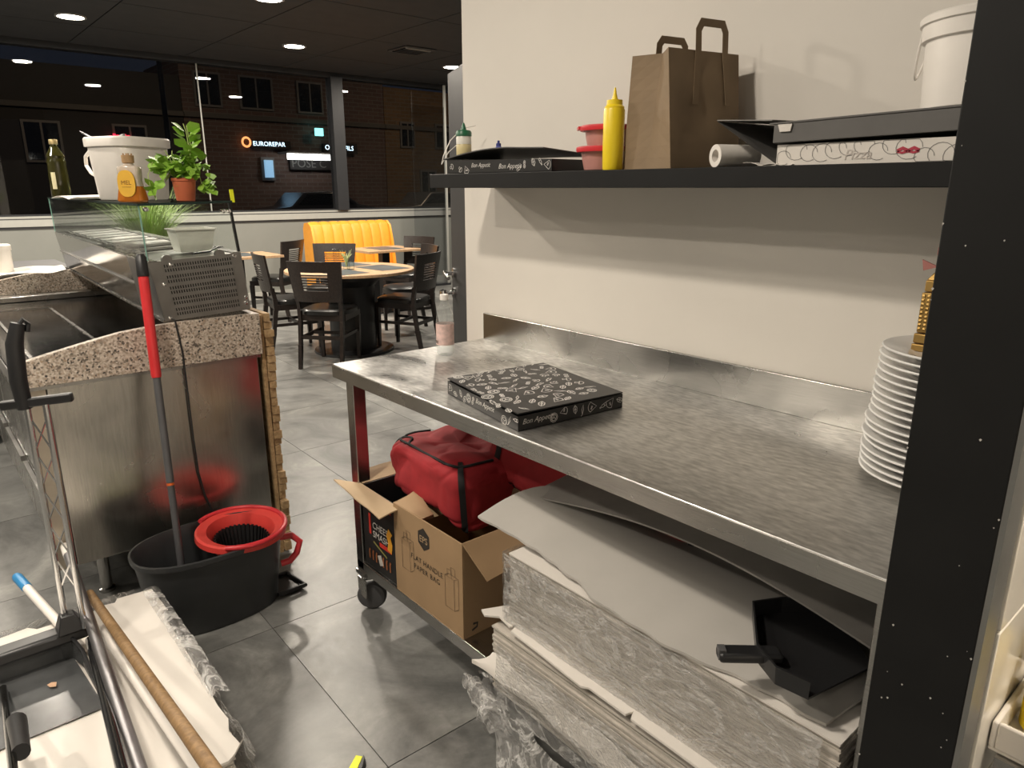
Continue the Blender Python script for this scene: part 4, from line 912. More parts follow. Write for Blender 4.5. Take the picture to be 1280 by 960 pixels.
for k in range(npan):
    xa_ = -.36-k*.205; 
    p_ = slab([(.69, 1.203), (.935, 1.214), (.935, 1.222), (.69, 1.211)], xa_-.022, xa_)
    put(vc, p_, 'divider_bar', LIDM)
    pan = MB(); x0_, x1_ = xa_-.19, xa_-.03
    for (ya_, yb_, xx0, xx1) in ((.70, .71, x0_, x1_), (.915, .925, x0_, x1_), (.71, .915, x0_, x0_+.008), (.71, .915, x1_-.008, x1_)):
        q_ = slab([(ya_, 1.13), (yb_, 1.13), (yb_, 1.215), (ya_, 1.206)], xx0, xx1); pan.add(q_.v, q_.f)
    q_ = slab([(.71, 1.13), (.915, 1.13), (.915, 1.134), (.71, 1.134)], x0_, x1_); pan.add(q_.v, q_.f)
    pn = put(vc, pan, 'food_pan', STEELB)
    if k not in (0, 1):
        q_ = slab([(.70, 1.208), (.925, 1.218), (.925, 1.221), (.70, 1.211)], x0_+.004, x1_-.03-.02*rr.random()); put(pn, q_, 'pan_lid', LIDM)
# glass: front pane, end panes, top slab
G1, G2 = (.640, 1.395), (.943, 1.402)
put(vc, slab([(A4[0]+.002, A4[1]+.004), (A4[0]+.007, A4[1]+.004), (G1[0]+.005, G1[1]), (G1[0], G1[1])], -LC, -.004), 'front_glass', CLEAR)
put(vc, slab([(A4[0]+.007, A4[1]+.004), (A3[0]-.01, A3[1]+.004), (G2[0]-.01, G2[1]), (G1[0]+.005, G1[1])], -.010, -.004), 'end_glass', CLEAR)
put(vc, slab([(A4[0]+.007, A4[1]+.004), (A3[0]-.01, A3[1]+.004), (G2[0]-.01, G2[1]), (G1[0]+.005, G1[1])], -LC, -LC+.006), 'end_glass', CLEAR)
put(vc, slab([(G1[0]-.004, G1[1]), (G2[0]+.004, G2[1]), (G2[0]+.004, G2[1]+.006), (G1[0]-.004, G1[1]+.006)], -LC-.01, .004), 'top_glass', CLEAR)
put(vc, slab([(A3[0]-.008, A3[1]+.004), (A3[0]+.0, A3[1]+.004), (G2[0]+.0, G2[1]), (G2[0]-.008, G2[1])], -.012, 0), 'rear_post', BLKPL)
m = slab([(G1[0]-.0055, G1[1]-.001), (G1[0]-.004, G1[1]-.001), (G1[0]-.004, G1[1]+.007), (G1[0]-.0055, G1[1]+.007)], -LC-.01, .005)
q_ = slab([(G1[0]-.0055, G1[1]-.001), (G2[0]+.004, G2[1]-.001), (G2[0]+.004, G2[1]+.007), (G1[0]-.0055, G1[1]+.007)], .004, .0055); m.add(q_.v, q_.f)
put(vc, m, 'glass_edge', mat('dark_glass_edge', (.02, .035, .03), .2))
m = slab([(A4[0]-.001, A4[1]+.006), (A4[0]+.003, A4[1]+.006), (G1[0]+.001, G1[1]), (G1[0]-.003, G1[1])], -.006, -.002)
q_ = slab([(A4[0]-.001, A4[1]+.006), (A4[0]+.003, A4[1]+.006), (G1[0]+.001, G1[1]), (G1[0]-.003, G1[1])], -LC, -LC+.004); m.add(q_.v, q_.f)
put(vc, m, 'glass_edge', GEDGE)
for (s_, y_, z_) in ((.0, G1[0]+.02, G1[1]-.012), (.0, G2[0]-.03, G2[1]-.03), (0, G2[0]-.012, G2[1]-.03), (-LC+.02, G1[0]+.01, G1[1]-.02)):
    p = case((s_-.002, y_, z_)); put(vc, MB().lathe([(0, .012), (.007, .010), (.008, 0), (.008, -.01), (0, -.01)], 14, p, M=Matrix.Rotation(PI/2, 3, 'Y')), 'glass_clamp', CHROME)
for y_, z_ in ((.705, 1.213), (.885, 1.222)):
    p = case((-.004, y_, z_)); put(vc, MB().lathe([(0, .006), (.017, .006), (.018, 0), (.018, -.006), (0, -.006)], 20, p, M=Matrix.Rotation(PI/2, 3, 'Y')), 'bracket_disc', STEELG)
p = case((-.06, A4[0]-.002, 1.165)); put(vc, MB().lathe([(0, -.02), (.016, -.018), (.018, 0)], 18, p, M=Matrix.Rotation(-PI/2, 3, 'X')), 'control_knob', BLKPL)
p = case((-.06, A4[0]-.002, 1.10)); put(vc, MB().box(p.x-.012, p.x+.012, p.y-.004, p.y+.002, p.z-.016, p.z+.016), 'blue_display', mat('blue_display', (.03, .10, .35), .3))

# white tub inside the case
p = case((-.17, .84, 1.2245)); tu = thing('food_tub', 'white rectangular plastic tub inside the glass case above the grille', 'tub', p)
m = MB(); a_, b_ = .050, .062; h_ = .083
def ring(w1, w2, z_, r_=.3): return [p+Vector((x_*w1, y_*w2, z_)) for x_, y_ in ((-1, -1), (1, -1), (1, 1), (-1, 1))]
lo, hi = ring(.045, .055, .0), ring(.058, .070, h_); lo2, hi2 = ring(.043, .053, .003), ring(.056, .068, h_)
m.add(lo+hi+lo2+hi2, [(3, 2, 1, 0), (0, 1, 5, 4), (1, 2, 6, 5), (2, 3, 7, 6), (3, 0, 4, 7), (8, 9, 10, 11), (9, 8, 12, 13), (10, 9, 13, 14), (11, 10, 14, 15), (8, 11, 15, 12), (4, 5, 13, 12), (5, 6, 14, 13), (6, 7, 15, 14), (7, 4, 12, 15)])
put(tu, m, 'tub_body', mat('milky_tub', (.70, .68, .62), .35), bev=.004)
q_ = ring(.062, .074, h_-.003); r_ = ring(.062, .074, h_+.001); i_ = ring(.056, .068, h_-.003); j_ = ring(.056, .068, h_+.001); m = MB()
for k in range(4): l_ = (k+1) % 4; m.add([q_[k], q_[l_], r_[l_], r_[k], i_[k], i_[l_], j_[l_], j_[k]], [(0, 1, 2, 3), (5, 4, 7, 6), (3, 2, 6, 7), (1, 0, 4, 5)])
put(tu, m, 'tub_rim', WHITEPL)
cbl = MB().tube([case(x_) for x_ in ((-.02, .80, 1.2285), (-.03, .86, 1.232), (-.05, .90, 1.245), (-.09, .925, 1.24), (-.13, .92, 1.235), (-.2, .93, 1.235))], .003, 7).build('black_cable', BLKPL, org=case((-.1, .9, 1.23))); tag(cbl, 'short black cable curled inside the glass case beside the white tub', 'cable')

# things on the glass top
TG = 1.4055
def topz(y): return 1.401+(y-.64)*.0235
# white lidded bucket
bq = Vector((-3.36, .80, topz(.80)+.001)); t = thing('bucket', 'square-lidded white plastic tub with side handle on the glass case', 'bucket', bq)
def rsq(w_, z_, n=36, e=.45, M_=Matrix.Rotation(.45, 3, 'Z')):
    sp = lambda a_: math.copysign(abs(a_)**e, a_); return [bq+M_ @ Vector((w_*sp(math.cos(2*PI*k/n)), w_*sp(math.sin(2*PI*k/n)), z_)) for k in range(n)]
def loft(rings, cap0=True, cap1=True):
    m_ = MB(); n = len(rings[0]); vs = [p for r_ in rings for p in r_]; fs = [(i*n+k, i*n+(k+1) % n, (i+1)*n+(k+1) % n, (i+1)*n+k) for i in range(len(rings)-1) for k in range(n)]
    m_.add(vs, fs, True); 
    if cap0: m_.f.append(tuple(range(n-1, -1, -1))); m_.sm.append(False)
    if cap1: m_.f.append(tuple((len(rings)-1)*n+k for k in range(n))); m_.sm.append(False)
    return m_
put(t, loft([rsq(.103, 0), rsq(.108, .006), rsq(.121, .19), rsq(.122, .225)]), 'bucket_body', WHITEPL)
put(t, loft([rsq(.127, .205), rsq(.131, .207), rsq(.132, .236), rsq(.127, .243), rsq(.115, .241)], False), 'bucket_lid', WHITEPL)
hx = [Vector((-3.13-.075, .695, bq.z+.19)), ]
hp_ = [pix(121, 190, y=.70), pix(113, 188, y=.69), pix(107, 196, y=.69), pix(108, 207, y=.69), pix(114, 216, y=.69), pix(124, 222, y=.70)]
put(t, MB().tube(hp_, .0075, 8), 'side_handle', WHITEPL)
# pen-like tongs on the lid
tg = thing('tongs', 'slim grey metal utensil sticking out behind the white tub lid', 'utensil', bq+Vector((-.06, -.05, .244)))
p0_, p1_ = pix(127, 179, y=.78), pix(105, 167, y=.76)
put(tg, MB().tube([bq+Vector((.05, -.02, .252)), p0_+Vector((0, 0, .0)), p1_], [.006, .006, .004], 8), 'shaft', TUBEM); put(tg, MB().tube([p1_, p1_+(p1_-p0_)*.25], [.006, .002], 8), 'tip', BLKPL)
# honey liqueur bottle
q = Vector((-2.915, .688, topz(.688)+.001)); t = thing('liqueur_bottle', 'amber liqueur bottle with yellow label and cork stopper before the white tub', 'bottle', q)
Mz = Matrix.Rotation(math.radians(-20), 3, 'Z')
def flask(prof, n=30, e=.65):
    sp = lambda a_: math.copysign(abs(a_)**e, a_)
    return loft([[q+Mz @ Vector((w_*sp(math.cos(2*PI*k/n)), d_*sp(math.sin(2*PI*k/n)), z_)) for k in range(n)] for w_, d_, z_ in prof])
Mz = Matrix.Rotation(math.radians(50), 3, 'Z')
put(t, flask([(.046, .030, 0), (.050, .033, .005), (.046, .030, .03), (.040, .027, .055)]), 'amber_part', AMBER)
put(t, flask([(.040, .027, .0555), (.037, .025, .075), (.039, .026, .10), (.040, .026, .115), (.036, .024, .122), (.016, .015, .128), (.014, .014, .135)]), 'bottle_glass', mat('pale_bottle_glass', (.56, .48, .40), .12, var=.1))
put(t, MB().lathe([(.016, .134), (.020, .136), (.021, .160), (.019, .162)], 20, q), 'stopper', CORK)
fx = Mz @ Vector((0, -1, 0)); ux = Mz @ Vector((1, 0, 0))
if fx.dot(CAM-q) < 0: fx = -fx; ux = -ux
lm = MB(); c_ = q+fx*.0345; pts = []
for k in range(24):
    a_ = 2*PI*k/24; pts.append(c_+ux*(.031*math.copysign(abs(math.cos(a_))**.8, math.cos(a_)))+Vector((0, 0, .064+.046*math.copysign(abs(math.sin(a_))**.8, math.sin(a_)))))
lm.prism(pts, -fx*.006); put(t, lm, 'yellow_label', LABELY)
tm_ = MB(); text_mb(tm_, 'MEL', .021, c_+Vector((0, 0, .060)), ux if ux.cross(Vector((0, 0, 1))).dot(fx) > 0 else -ux, (0, 0, 1), 0, 'CENTER', off=.001)
stroke(tm_, [(-.016, .052), (.016, .052)], .0015, c_, ux if ux.cross(Vector((0, 0, 1))).dot(fx) > 0 else -ux, (0, 0, 1), off=.001)
put(t, tm_, 'label_lettering', mat('brown_label_ink', (.25, .11, .02), .6))
m = MB()
for k in range(4): a_ = k*PI/2; m.tube([q+Vector((.012*math.cos(a_), .012*math.sin(a_), .160)), q+Vector((.014*math.cos(a_), .014*math.sin(a_), .168))], .003, 6)
put(t, m, 'stopper_prongs', CORK)
# olive oil bottle
q = Vector((-4.62, .738, topz(.738)+.001)); t = thing('oil_bottle', 'tall dark green glass oil bottle at the far end of the glass case', 'bottle', q)
OSC = .86
pr = [(0, 0), (.050, 0), (.054, .006), (.054, .13), (.050, .20)]+[(.050+.004*math.sin(k*1.6), .20+.012*k) for k in range(1, 5)]+[(.044, .262), (.028, .29), (.019, .31), (.019, .318)]
t.scale = (OSC, OSC, OSC); put(t, MB().lathe(pr, 30, q), 'bottle_glass', OILG); put(t, MB().lathe([(.022, .316), (.024, .318), (.024, .342), (.022, .346)], 20, q), 'gold_cap', mat('gold_cap', (.42, .33, .16), .35, .6))
dirc = (CAM-q); dirc.z = 0; dirc.normalize(); a0 = math.atan2(dirc.y, dirc.x)-.55
m = MB().grid(lambda u, v: q+Vector((.0548*math.cos(a0+.5*(u-.5)), .0548*math.sin(a0+.5*(u-.5)), .05+.10*v)), 8, 2); put(t, m, 'bottle_label', mat('cream_label', (.62, .57, .36), .6))
# papers lying on the far half of the glass
for k, (x0_, x1_, ya_, yb_, lab) in enumerate(((-4.30, -3.42, .655, .80, 'long white paper strip under the oil bottle, nearest the glass edge'), (-4.15, -3.35, .80, .93, 'second white sheet lying behind the first on the far glass top'))):
    o = MB().grid(lambda u, v: Vector((x0_+(x1_-x0_)*u, ya_+(yb_-ya_)*v-(x0_+(x1_-x0_)*u+2.65)*.034-.07, topz(ya_+(yb_-ya_)*v)+.003+.012*abs(math.sin(5*u+k)))), 24, 4, .0012).build('paper_sheet', CARDW, org=((x0_+x1_)/2, .8, TG)); tag(o, lab, 'paper')
# basil in a terracotta pot
q = Vector((-2.83, .845, topz(.845)+.001)); t = thing('potted_basil', 'leggy basil plant in a terracotta pot on the glass case', 'plant', q)
put(t, MB().lathe([(0, 0), (.030, 0), (.032, .003), (.040, .068), (.043, .070), (.043, .080), (.039, .080), (.037, .070), (0, .068)], 28, q, cap=False), 'pot', TERRA)
toc = Vector((-q.x, -q.y, 0)).normalized(); rt = Vector((-toc.y, toc.x, 0))     # rt: to the right in the picture
if rt.dot(Vector((math.sin(CH), -math.cos(CH), 0))) < 0: rt = -rt
stm = MB()
stems = [[(0, .07), (-.01, .10), (-.02, .13), (-.03, .155), (-.027, .175)], [(-.005, .07), (-.03, .12), (-.038, .15), (-.05, .175)], [(.01, .07), (.022, .13), (.03, .19), (.027, .24), (.020, .268)],
         [(.012, .07), (.028, .14), (.036, .2), (.030, .262)], [(-.01, .07), (-.05, .125), (-.095, .135), (-.115, .09), (-.112, .045), (-.098, .012)], [(.02, .08), (.05, .122), (.075, .124), (.083, .10), (.084, .065), (.09, .035)],
         [(.01, .075), (.04, .10), (.055, .085), (.062, .05)], [(-.01, .075), (-.04, .10), (-.07, .10)]]
def L3(a_, b_, c_=0): return q+rt*a_+Vector((0, 0, b_))+toc*c_
for s_ in stems: stm.tube([L3(x_, y_, .004) for x_, y_ in s_], .0017, 5)
put(t, stm, 'stems', mat('basil_stem', (.38, .47, .16), .6))
lf = MB().add([(0, 0, 0), (-.45, .3, .06), (-.5, .62, .04), (0, 1, -.08), (.5, .62, .04), (.45, .3, .06), (0, .35, -.03), (0, .7, -.04)], [(0, 6, 1), (1, 6, 7, 2), (2, 7, 3), (0, 5, 6), (5, 4, 7, 6), (4, 3, 7)], True)
lme = lf.mesh('leaf'); lme.materials.append(GREEN)
rr = random.Random(12)
def leaf(p, d, size):
    o = bpy.data.objects.new('leaf', lme); COL.objects.link(o); o.parent = t; o.location = p-q
    M_ = Vector(d).normalized().to_track_quat('Y', 'Z').to_matrix() @ Matrix.Rotation(rr.uniform(-.9, .9), 3, 'Y'); o.rotation_euler = M_.to_euler(); o.scale = (size*1.15, size*1.25, size)
def cluster(cx, cz, n, sp, sz):
    for _ in range(n):
        a_, b_, c_ = rr.gauss(0, sp), rr.gauss(0, sp*.8), rr.gauss(0, sp*.8)
        leaf(L3(cx+a_, cz+b_, c_), rt*rr.uniform(-1, 1)+toc*rr.uniform(-.3, 1)+Vector((0, 0, rr.uniform(-1, .6))), sz*rr.uniform(.7, 1.2))
cluster(-.005, .115, 46, .022, .030); cluster(-.045, .125, 30, .018, .032); cluster(.032, .125, 30, .017, .032); cluster(-.07, .135, 14, .012, .034)
cluster(.028, .17, 12, .009, .030)
for z_ in (.185, .205, .225, .24): leaf(L3(.022, z_, .01), rt*-.6+Vector((0, 0, .5))+toc*.3, .042); leaf(L3(.034, z_, .01), rt*.6+Vector((0, 0, .45))+toc*.3, .042)
cluster(-.10, .035, 6, .006, .034); cluster(.086, .06, 4, .004, .03); cluster(.09, .04, 3, .004, .03); cluster(.058, .06, 4, .006, .03); cluster(.0, .075, 5, .012, .026)
# ornamental grass on the dining side, seen through the case
q = Vector((-4.95, 1.22, 0)); t = thing('potted_grass', 'ornamental green grass in a dark planter, seen through the glass case', 'plant', q)
put(t, MB().lathe([(0, 0), (.12, 0), (.125, .01), (.15, 1.02), (.15, 1.06), (.135, 1.06), (.13, 1.03), (0, 1.03)], 28, q, cap=False), 'planter', GREYD)
m = MB(); rr = random.Random(3)
for _ in range(900):
    a_ = rr.uniform(0, 2*PI); r0 = rr.uniform(0, .11); b0_ = q+Vector((r0*math.cos(a_), r0*math.sin(a_), 1.03)); L_ = rr.uniform(.30, .48); lean = rr.uniform(.2, 1.1); ad = a_+rr.uniform(-.6, .6); dv = Vector((math.cos(ad), math.sin(ad), 0)); sd_ = Vector((-dv.y, dv.x, 0)); n0 = len(m.v)
    for k in range(5):
        u = k/4; c_ = b0_+dv*(lean*L_*.75*u*u)+Vector((0, 0, L_*(u-.25*lean*u*u))); wd = .0028*(1-u*.85); m.v += [c_-sd_*wd, c_+sd_*wd]
    for k in range(4): m.f.append((n0+2*k, n0+2*k+1, n0+2*k+3, n0+2*k+2)); m.sm.append(True)
g_ = put(t, m, 'grass_blades', GRASSM, kind='stuff')
# fluorescent tag clipped to the case corner
p = case((-.012, .955, 1.402)); o = MB().hexa([p+Vector((-.004, -.006, 0)), p+Vector((.004, -.006, 0)), p+Vector((.004, .006, 0)), p+Vector((-.004, .006, 0))], [p+Vector((-.006, -.008, .045)), p+Vector((.002, -.008, .045)), p+Vector((.002, .004, .045)), p+Vector((-.006, .004, .045))]).build('tag_clip', YELG, org=p); tag(o, 'small fluorescent yellow clip at the rear corner of the glass case', 'clip')

# rough wooden cladding behind the counter (ends stick out unevenly)
wc = thing('slatted_screen', 'rough timber slat screen with uneven board ends behind the steel counter', 'screen', (-3.6, 1.02, 0)); rr = random.Random(6)
zz = .012; first = None
while zz < .985:
    h_ = rr.choice((.028, .034, .040)); e_ = rr.uniform(-.012, .020)
    bx('board', PALLET, -4.85+rr.uniform(0, .05), CX+.0+e_, 1.008+rr.uniform(0, .006), 1.034+rr.uniform(0, .012), zz, zz+h_-.003, parent=wc); zz += h_
bx('end_batten', PALLET, CX-.06, CX-.005, .994, 1.0075, 0, .99, parent=wc)

# power cable down the side panel
pts = [pix(u_, v_, x=CX+.012) for u_, v_ in ((219, 401), (221, 410), (228, 440), (232, 470), (237, 510), (242, 550), (248, 590), (256, 618), (266, 640))]; pts = [Vector((CX-.02, .70, 1.006))]+pts
pts[1].z = 1.004
ex_ = pts[-1]; pts += [Vector((CX+.03, ex_.y+.03, .22)), Vector((CX+.02, ex_.y+.05, .01)), Vector((CX-.2, ex_.y+.06, .006))]
o = MB().tube(pts, .0032, 7).build('power_cable', BLKPL, org=(CX+.01, .7, .0)); tag(o, 'thin black power cable running down the steel counter side', 'cable')

# clutter beyond: white canister and papers at the far left end of the counter
q = Vector((CXE-.45, .42, 0)); t = thing('side_table', 'low dark equipment cabinet past the far end of the counter', 'cabinet', q)
put(t, MB().box(q.x-.3, q.x+.3, q.y-.6, q.y+.35, .05, .98), 'cabinet_body', DARKST); put(t, MB().box(q.x-.32, q.x+.32, q.y-.62, q.y+.37, .98, 1.0), 'cabinet_top', GREYD)
for sx_ in (-.25, .25):
    for sy_ in (-.55, .3): put(t, MB().lathe([(.02, 0), (.02, .05)], 12, (q.x+sx_, q.y+sy_, 0)), 'foot', BLKPL)
p = pix(1, 345, z=1.0); p.z = 1.0
t = thing('canister', 'white plastic canister cut by the left edge of the photo', 'canister', p)
put(t, MB().lathe([(0, 0), (.06, 0), (.063, .004), (.065, .14)], 26, p), 'canister_body', WHITEPL); put(t, MB().lathe([(.068, .135), (.069, .16), (.06, .166), (0, .166)], 26, p), 'canister_lid', WHITEPL)
p = pix(32, 345, z=1.0); o = MB().grid(lambda u, v: Vector((p.x-.16+.3*u, p.y-.16+.34*v, 1.004+.02*abs(math.sin(4*u+3*v))+.02*v)), 10, 10, .002).build('napkin_heap', CARDW, org=(p.x, p.y, 1.0)); tag(o, 'crumpled white napkin lying beside the canister at the left', 'napkin')

# ================================================================== MOP BUCKET
BC = Vector((-2.375, .655, 0))
def oval(w_, l_, z_, n=48, cx=0, cy=0, e=.85):
    sp = lambda a_: math.copysign(abs(a_)**e, a_)
    return [Vector((BC.x+cx+w_*sp(math.cos(2*PI*k/n)), BC.y+cy+l_*sp(math.sin(2*PI*k/n)), z_)) for k in range(n)]
bk = thing('mop_bucket', 'oval charcoal mop bucket with red wringer insert on the tiled floor', 'bucket', BC)
m = loft([oval(.118, .205, .0), oval(.122, .210, .006), oval(.150, .242, .262), oval(.160, .252, .268), oval(.161, .253, .284), oval(.153, .246, .286), oval(.146, .238, .270), oval(.117, .203, .012)], True, True)
put(bk, m, 'bucket_body', BUCKETG)
# red wringer over the far half
def ov2(w_, l_, z_, n=44): return [Vector((BC.x+w_*math.cos(2*PI*k/n), BC.y+.108+l_*math.sin(2*PI*k/n), z_)) for k in range(n)]
put(bk, loft([ov2(.120, .094, .215), ov2(.124, .098, .250), ov2(.136, .112, .282), ov2(.158, .142, .291), ov2(.165, .150, .286), ov2(.167, .152, .268), ov2(.160, .146, .266), ov2(.128, .108, .262), ov2(.118, .092, .215)], False, False), 'wringer', mat('coral_red_plastic', (.70, .06, .05), .35, var=.05))
arc = []
for k in range(25):
    a_ = -.25*PI+1.5*PI*k/24-PI*.0
    a_ = math.radians(-38+256*k/24); arc.append(Vector((BC.x+.166*math.cos(a_), BC.y+.105+.153*math.sin(a_), .292)))
put(bk, MB().tube(arc, .009, 10), 'red_rim', REDPL)
wb = loft([ov2(.095, .072, .15), ov2(.116, .090, .245)], True, False); put(bk, wb, 'wringer_basket', BLKMAT)
m = MB()
for k in range(36):
    a_ = 2*PI*k/36; c_, s_ = math.cos(a_), math.sin(a_); m.bar((BC.x+.091*c_, BC.y+.108+.069*s_, .155), (BC.x+.113*c_, BC.y+.108+.087*s_, .250), .007, .008)
put(bk, m, 'basket_ribs', BLKPL)
hd = [Vector((BC.x+.06, BC.y+.215, .235)), Vector((BC.x+.07, BC.y+.262, .232)), Vector((BC.x+.085, BC.y+.285, .205)), Vector((BC.x+.085, BC.y+.27, .165)), Vector((BC.x+.08, BC.y+.245, .14)), Vector((BC.x+.07, BC.y+.215, .135))]
put(bk, MB().tube(hd, .012, 10), 'red_handle', REDPL)
m = MB().tube([(BC.x-.05, BC.y+.19, .02), (BC.x-.055, BC.y+.28, .018), (BC.x+.075, BC.y+.295, .018), (BC.x+.08, BC.y+.19, .02)], .009, 8).box(BC.x-.05, BC.x+.07, BC.y+.2, BC.y+.285, .004, .012); put(bk, m, 'foot_tread', BLKPL)
# mop
mp = thing('mop', 'mop with grey and red handle standing in the charcoal bucket against the granite', 'mop', (BC.x, BC.y-.06, .01))
b0_ = pix(222, 672, x=BC.x-.01); b1_ = pix(176, 322, x=CX+.03); dv = b1_-b0_
b0_ = b0_; t_of = lambda v_: (v_-672)/(322-672)
def along(v_): # point of the shaft seen at picture row v_
    lo_, hi_ = -.3, 1.1
    for _ in range(40):
        mid = (lo_+hi_)/2; p_ = b0_+dv*mid; d_ = p_-CAM; w__ = d_.x*math.cos(CH)+d_.y*math.sin(CH); dep = w__*math.cos(CP)-d_.z*math.sin(CP); up_ = w__*math.sin(CP)+d_.z*math.cos(CP); row = 480-CF*up_/dep
        if row > v_: lo_ = mid
        else: hi_ = mid
    return b0_+dv*lo_
bt = b0_-dv.normalized()*max(0, (b0_.z-.03)/dv.normalized().z)
put(mp, MB().tube([bt, along(606)], .0115, 14), 'lower_pole', mat('grey_lacquered_pole', (.07, .07, .075), .35)); put(mp, MB().tube([along(606.5), along(603.5)], .0122, 14), 'orange_ring', mat('orange_ring', (.65, .12, .02), .4))
put(mp, MB().tube([along(603), along(470)], .0125, 14), 'middle_pole', mat('grey_lacquered_sleeve', (.085, .085, .09), .35))
put(mp, MB().tube([along(472), along(468), along(350), along(345)], [.0145, .0165, .0165, .0155], 16), 'red_grip', mat('red_lacquered_grip', (.62, .03, .035), .3))
put(mp, MB().tube([along(346), along(343), along(322), along(318)], [.018, .019, .0175, .012], 16), 'end_cap', BLKPL)
m = MB(); rr = random.Random(9)
for k in range(60):
    a_ = rr.uniform(0, 6.28); r_ = rr.uniform(.01, .055); p_ = bt+Vector((0, 0, .06)); m.tube([p_, p_+Vector((r_*.6*math.cos(a_), r_*.6*math.sin(a_), -.03)), Vector((p_.x+r_*math.cos(a_), p_.y+r_*.8*math.sin(a_), .022))], .004, 5)
put(mp, m, 'mop_strands', mat('grey_microfibre', (.25, .25, .26), .9), kind='stuff')

# ================================================================== WHITE CARTON PILE ON THE FLOOR, LEFT
PZ = .245
pl = thing('carton_pile', 'pile of white pizza carton blanks in torn film on the floor, bottom left', 'pile', (-1.75, .15, 0))
sheets('carton_sheets', CORR, pl, -2.17, -1.46, -.30, .395, 0.0, PZ-.012, 34, 5, 0, .004)
def outl(sh_=0, nz=0):
    return [(-2.225, .425), (-2.235, .33), (-2.215, .32), (-2.225, .27), (-2.205, .262), (-2.21, .12), (-2.235, .10), (-2.225, .02), (-2.18, -.06), (-2.18, -.36), (-1.28, -.36), (-1.28, .36), (-1.315, .378), (-1.31, .405), (-1.38, .412), (-1.385, .398), (-1.46, .392), (-1.50, .405), (-1.56, .402), (-1.75, .408), (-1.90, .412), (-2.07, .412), (-2.075, .43)]
MB().prism([(min(x, -1.40+.03*math.sin(40*y)), y, PZ-.006) for x, y in outl()], (0, 0, .006)).build('top_sheet', CARDW, pl)
MB().prism([(min(x*1.0+.012, -1.44), y-.012+.006*math.sin(9*x), PZ-.013) for x, y in outl()], (0, 0, .006)).build('second_sheet', CARDW, pl)
def pwrap(u, v):
    x = -2.20+.80*u; return Vector((x, .412+.022*math.sin(PI*v)*(.6+.6*math.sin(3*u))+.016*noise.noise(Vector((x*14, v*5, 4))), .25-.24*v+.012*noise.noise(Vector((x*20, v*9, 9)))))
wrapgrid(pwrap, 170, 26, 'torn_film', pl, WRAPD)
def pwrap2(u, v):
    x = -2.20+.62*u; y = .395+.045*v; return Vector((x, y, .253+.014*abs(noise.noise(Vector((x*18, y*40, 2))))+.010*math.sin(PI*v)))
wrapgrid(pwrap2, 120, 10, 'torn_film', pl, WRAPD)
def pwrap3(u, v): x = -2.235+.02*v; return Vector((x-.02*math.sin(PI*v)+.01*noise.noise(Vector((u*12, v*5, 3))), .38-.45*u, .26-.25*v))
wrapgrid(pwrap3, 60, 14, 'torn_film', pl, WRAPD)
# long sticks leaning over the pile; ends found on their sight lines
def stick(name, label, cat, a_, b_, r0_, m_, parts=()):
    t_ = thing(name, label, cat, a_); put(t_, MB().tube([a_, b_], r0_, 16), 'pole', m_)
    return t_
def rayp(u_, v_, z_): return pix(u_, v_, z=z_)
def ext(a_, b_, k_): return a_+(b_-a_)*k_
a_, b_ = rayp(112, 742, .275), rayp(262, 957, .58); b_ = ext(a_, b_, 1.25)
t = stick('wooden_broomstick', 'worn brown wooden broomstick lying diagonally over the white cartons', 'stick', a_, b_, .0125, STICKW)
a_, b_ = rayp(84, 690, .30), rayp(172, 955, .42); c_ = a_
t = stick('metal_pole', 'thick grey metal pole with white end cap leaning across the pile', 'pole', ext(a_, b_, .02), ext(a_, b_, 1.3), .0135, TUBEM)
put(t, MB().tube([ext(a_, b_, -.05), ext(a_, b_, -.045), ext(a_, b_, .03)], [.012, .0148, .0148], 16), 'end_cap', WHITEPL)
a_, b_ = rayp(126, 786, .275), rayp(240, 950, .40)
t = stick('white_pole', 'plain white pole lying between the metal pole and the wooden broomstick', 'pole', a_, ext(a_, b_, 1.3), .0125, WHITEPL)
a_, b_ = rayp(22, 722, .285), rayp(104, 812, .262); b_ = ext(a_, b_, 1.0)
t = stick('white_pole', 'white painted pole with bright blue end running under the lobby dustpan', 'pole', ext(a_, b_, .14), b_, .0125, WHITEPL)
put(t, MB().tube([ext(a_, b_, -.02), ext(a_, b_, .0), ext(a_, b_, .155), ext(a_, b_, .165)], [.012, .0145, .0145, .0135], 16), 'blue_end', mat('sky_blue_plastic', (.03, .24, .52), .35))
a_, b_ = rayp(112, 800, .29), rayp(152, 958, .46)
t = stick('black_pole', 'thin glossy black pole between the grey pole and the lobby dustpan', 'pole', ext(a_, b_, .0), ext(a_, b_, 1.4), .0105, mat('gloss_black_pole', (.012, .012, .013), .12))
a_, b_ = rayp(4, 860, .27), rayp(16, 958, .44)
t = stick('steel_rod', 'short dark steel rod entering at the very left behind the dustpan', 'rod', a_, ext(a_, b_, 1.3), .008, DARKST)
m = MB().tube([ext(a_, b_, .55)+Vector((.0, .015, 0)), ext(a_, b_, .9)+Vector((0, .015, 0))], [.02, .016], 12); put(t, m, 'rod_grip', BLKPL)
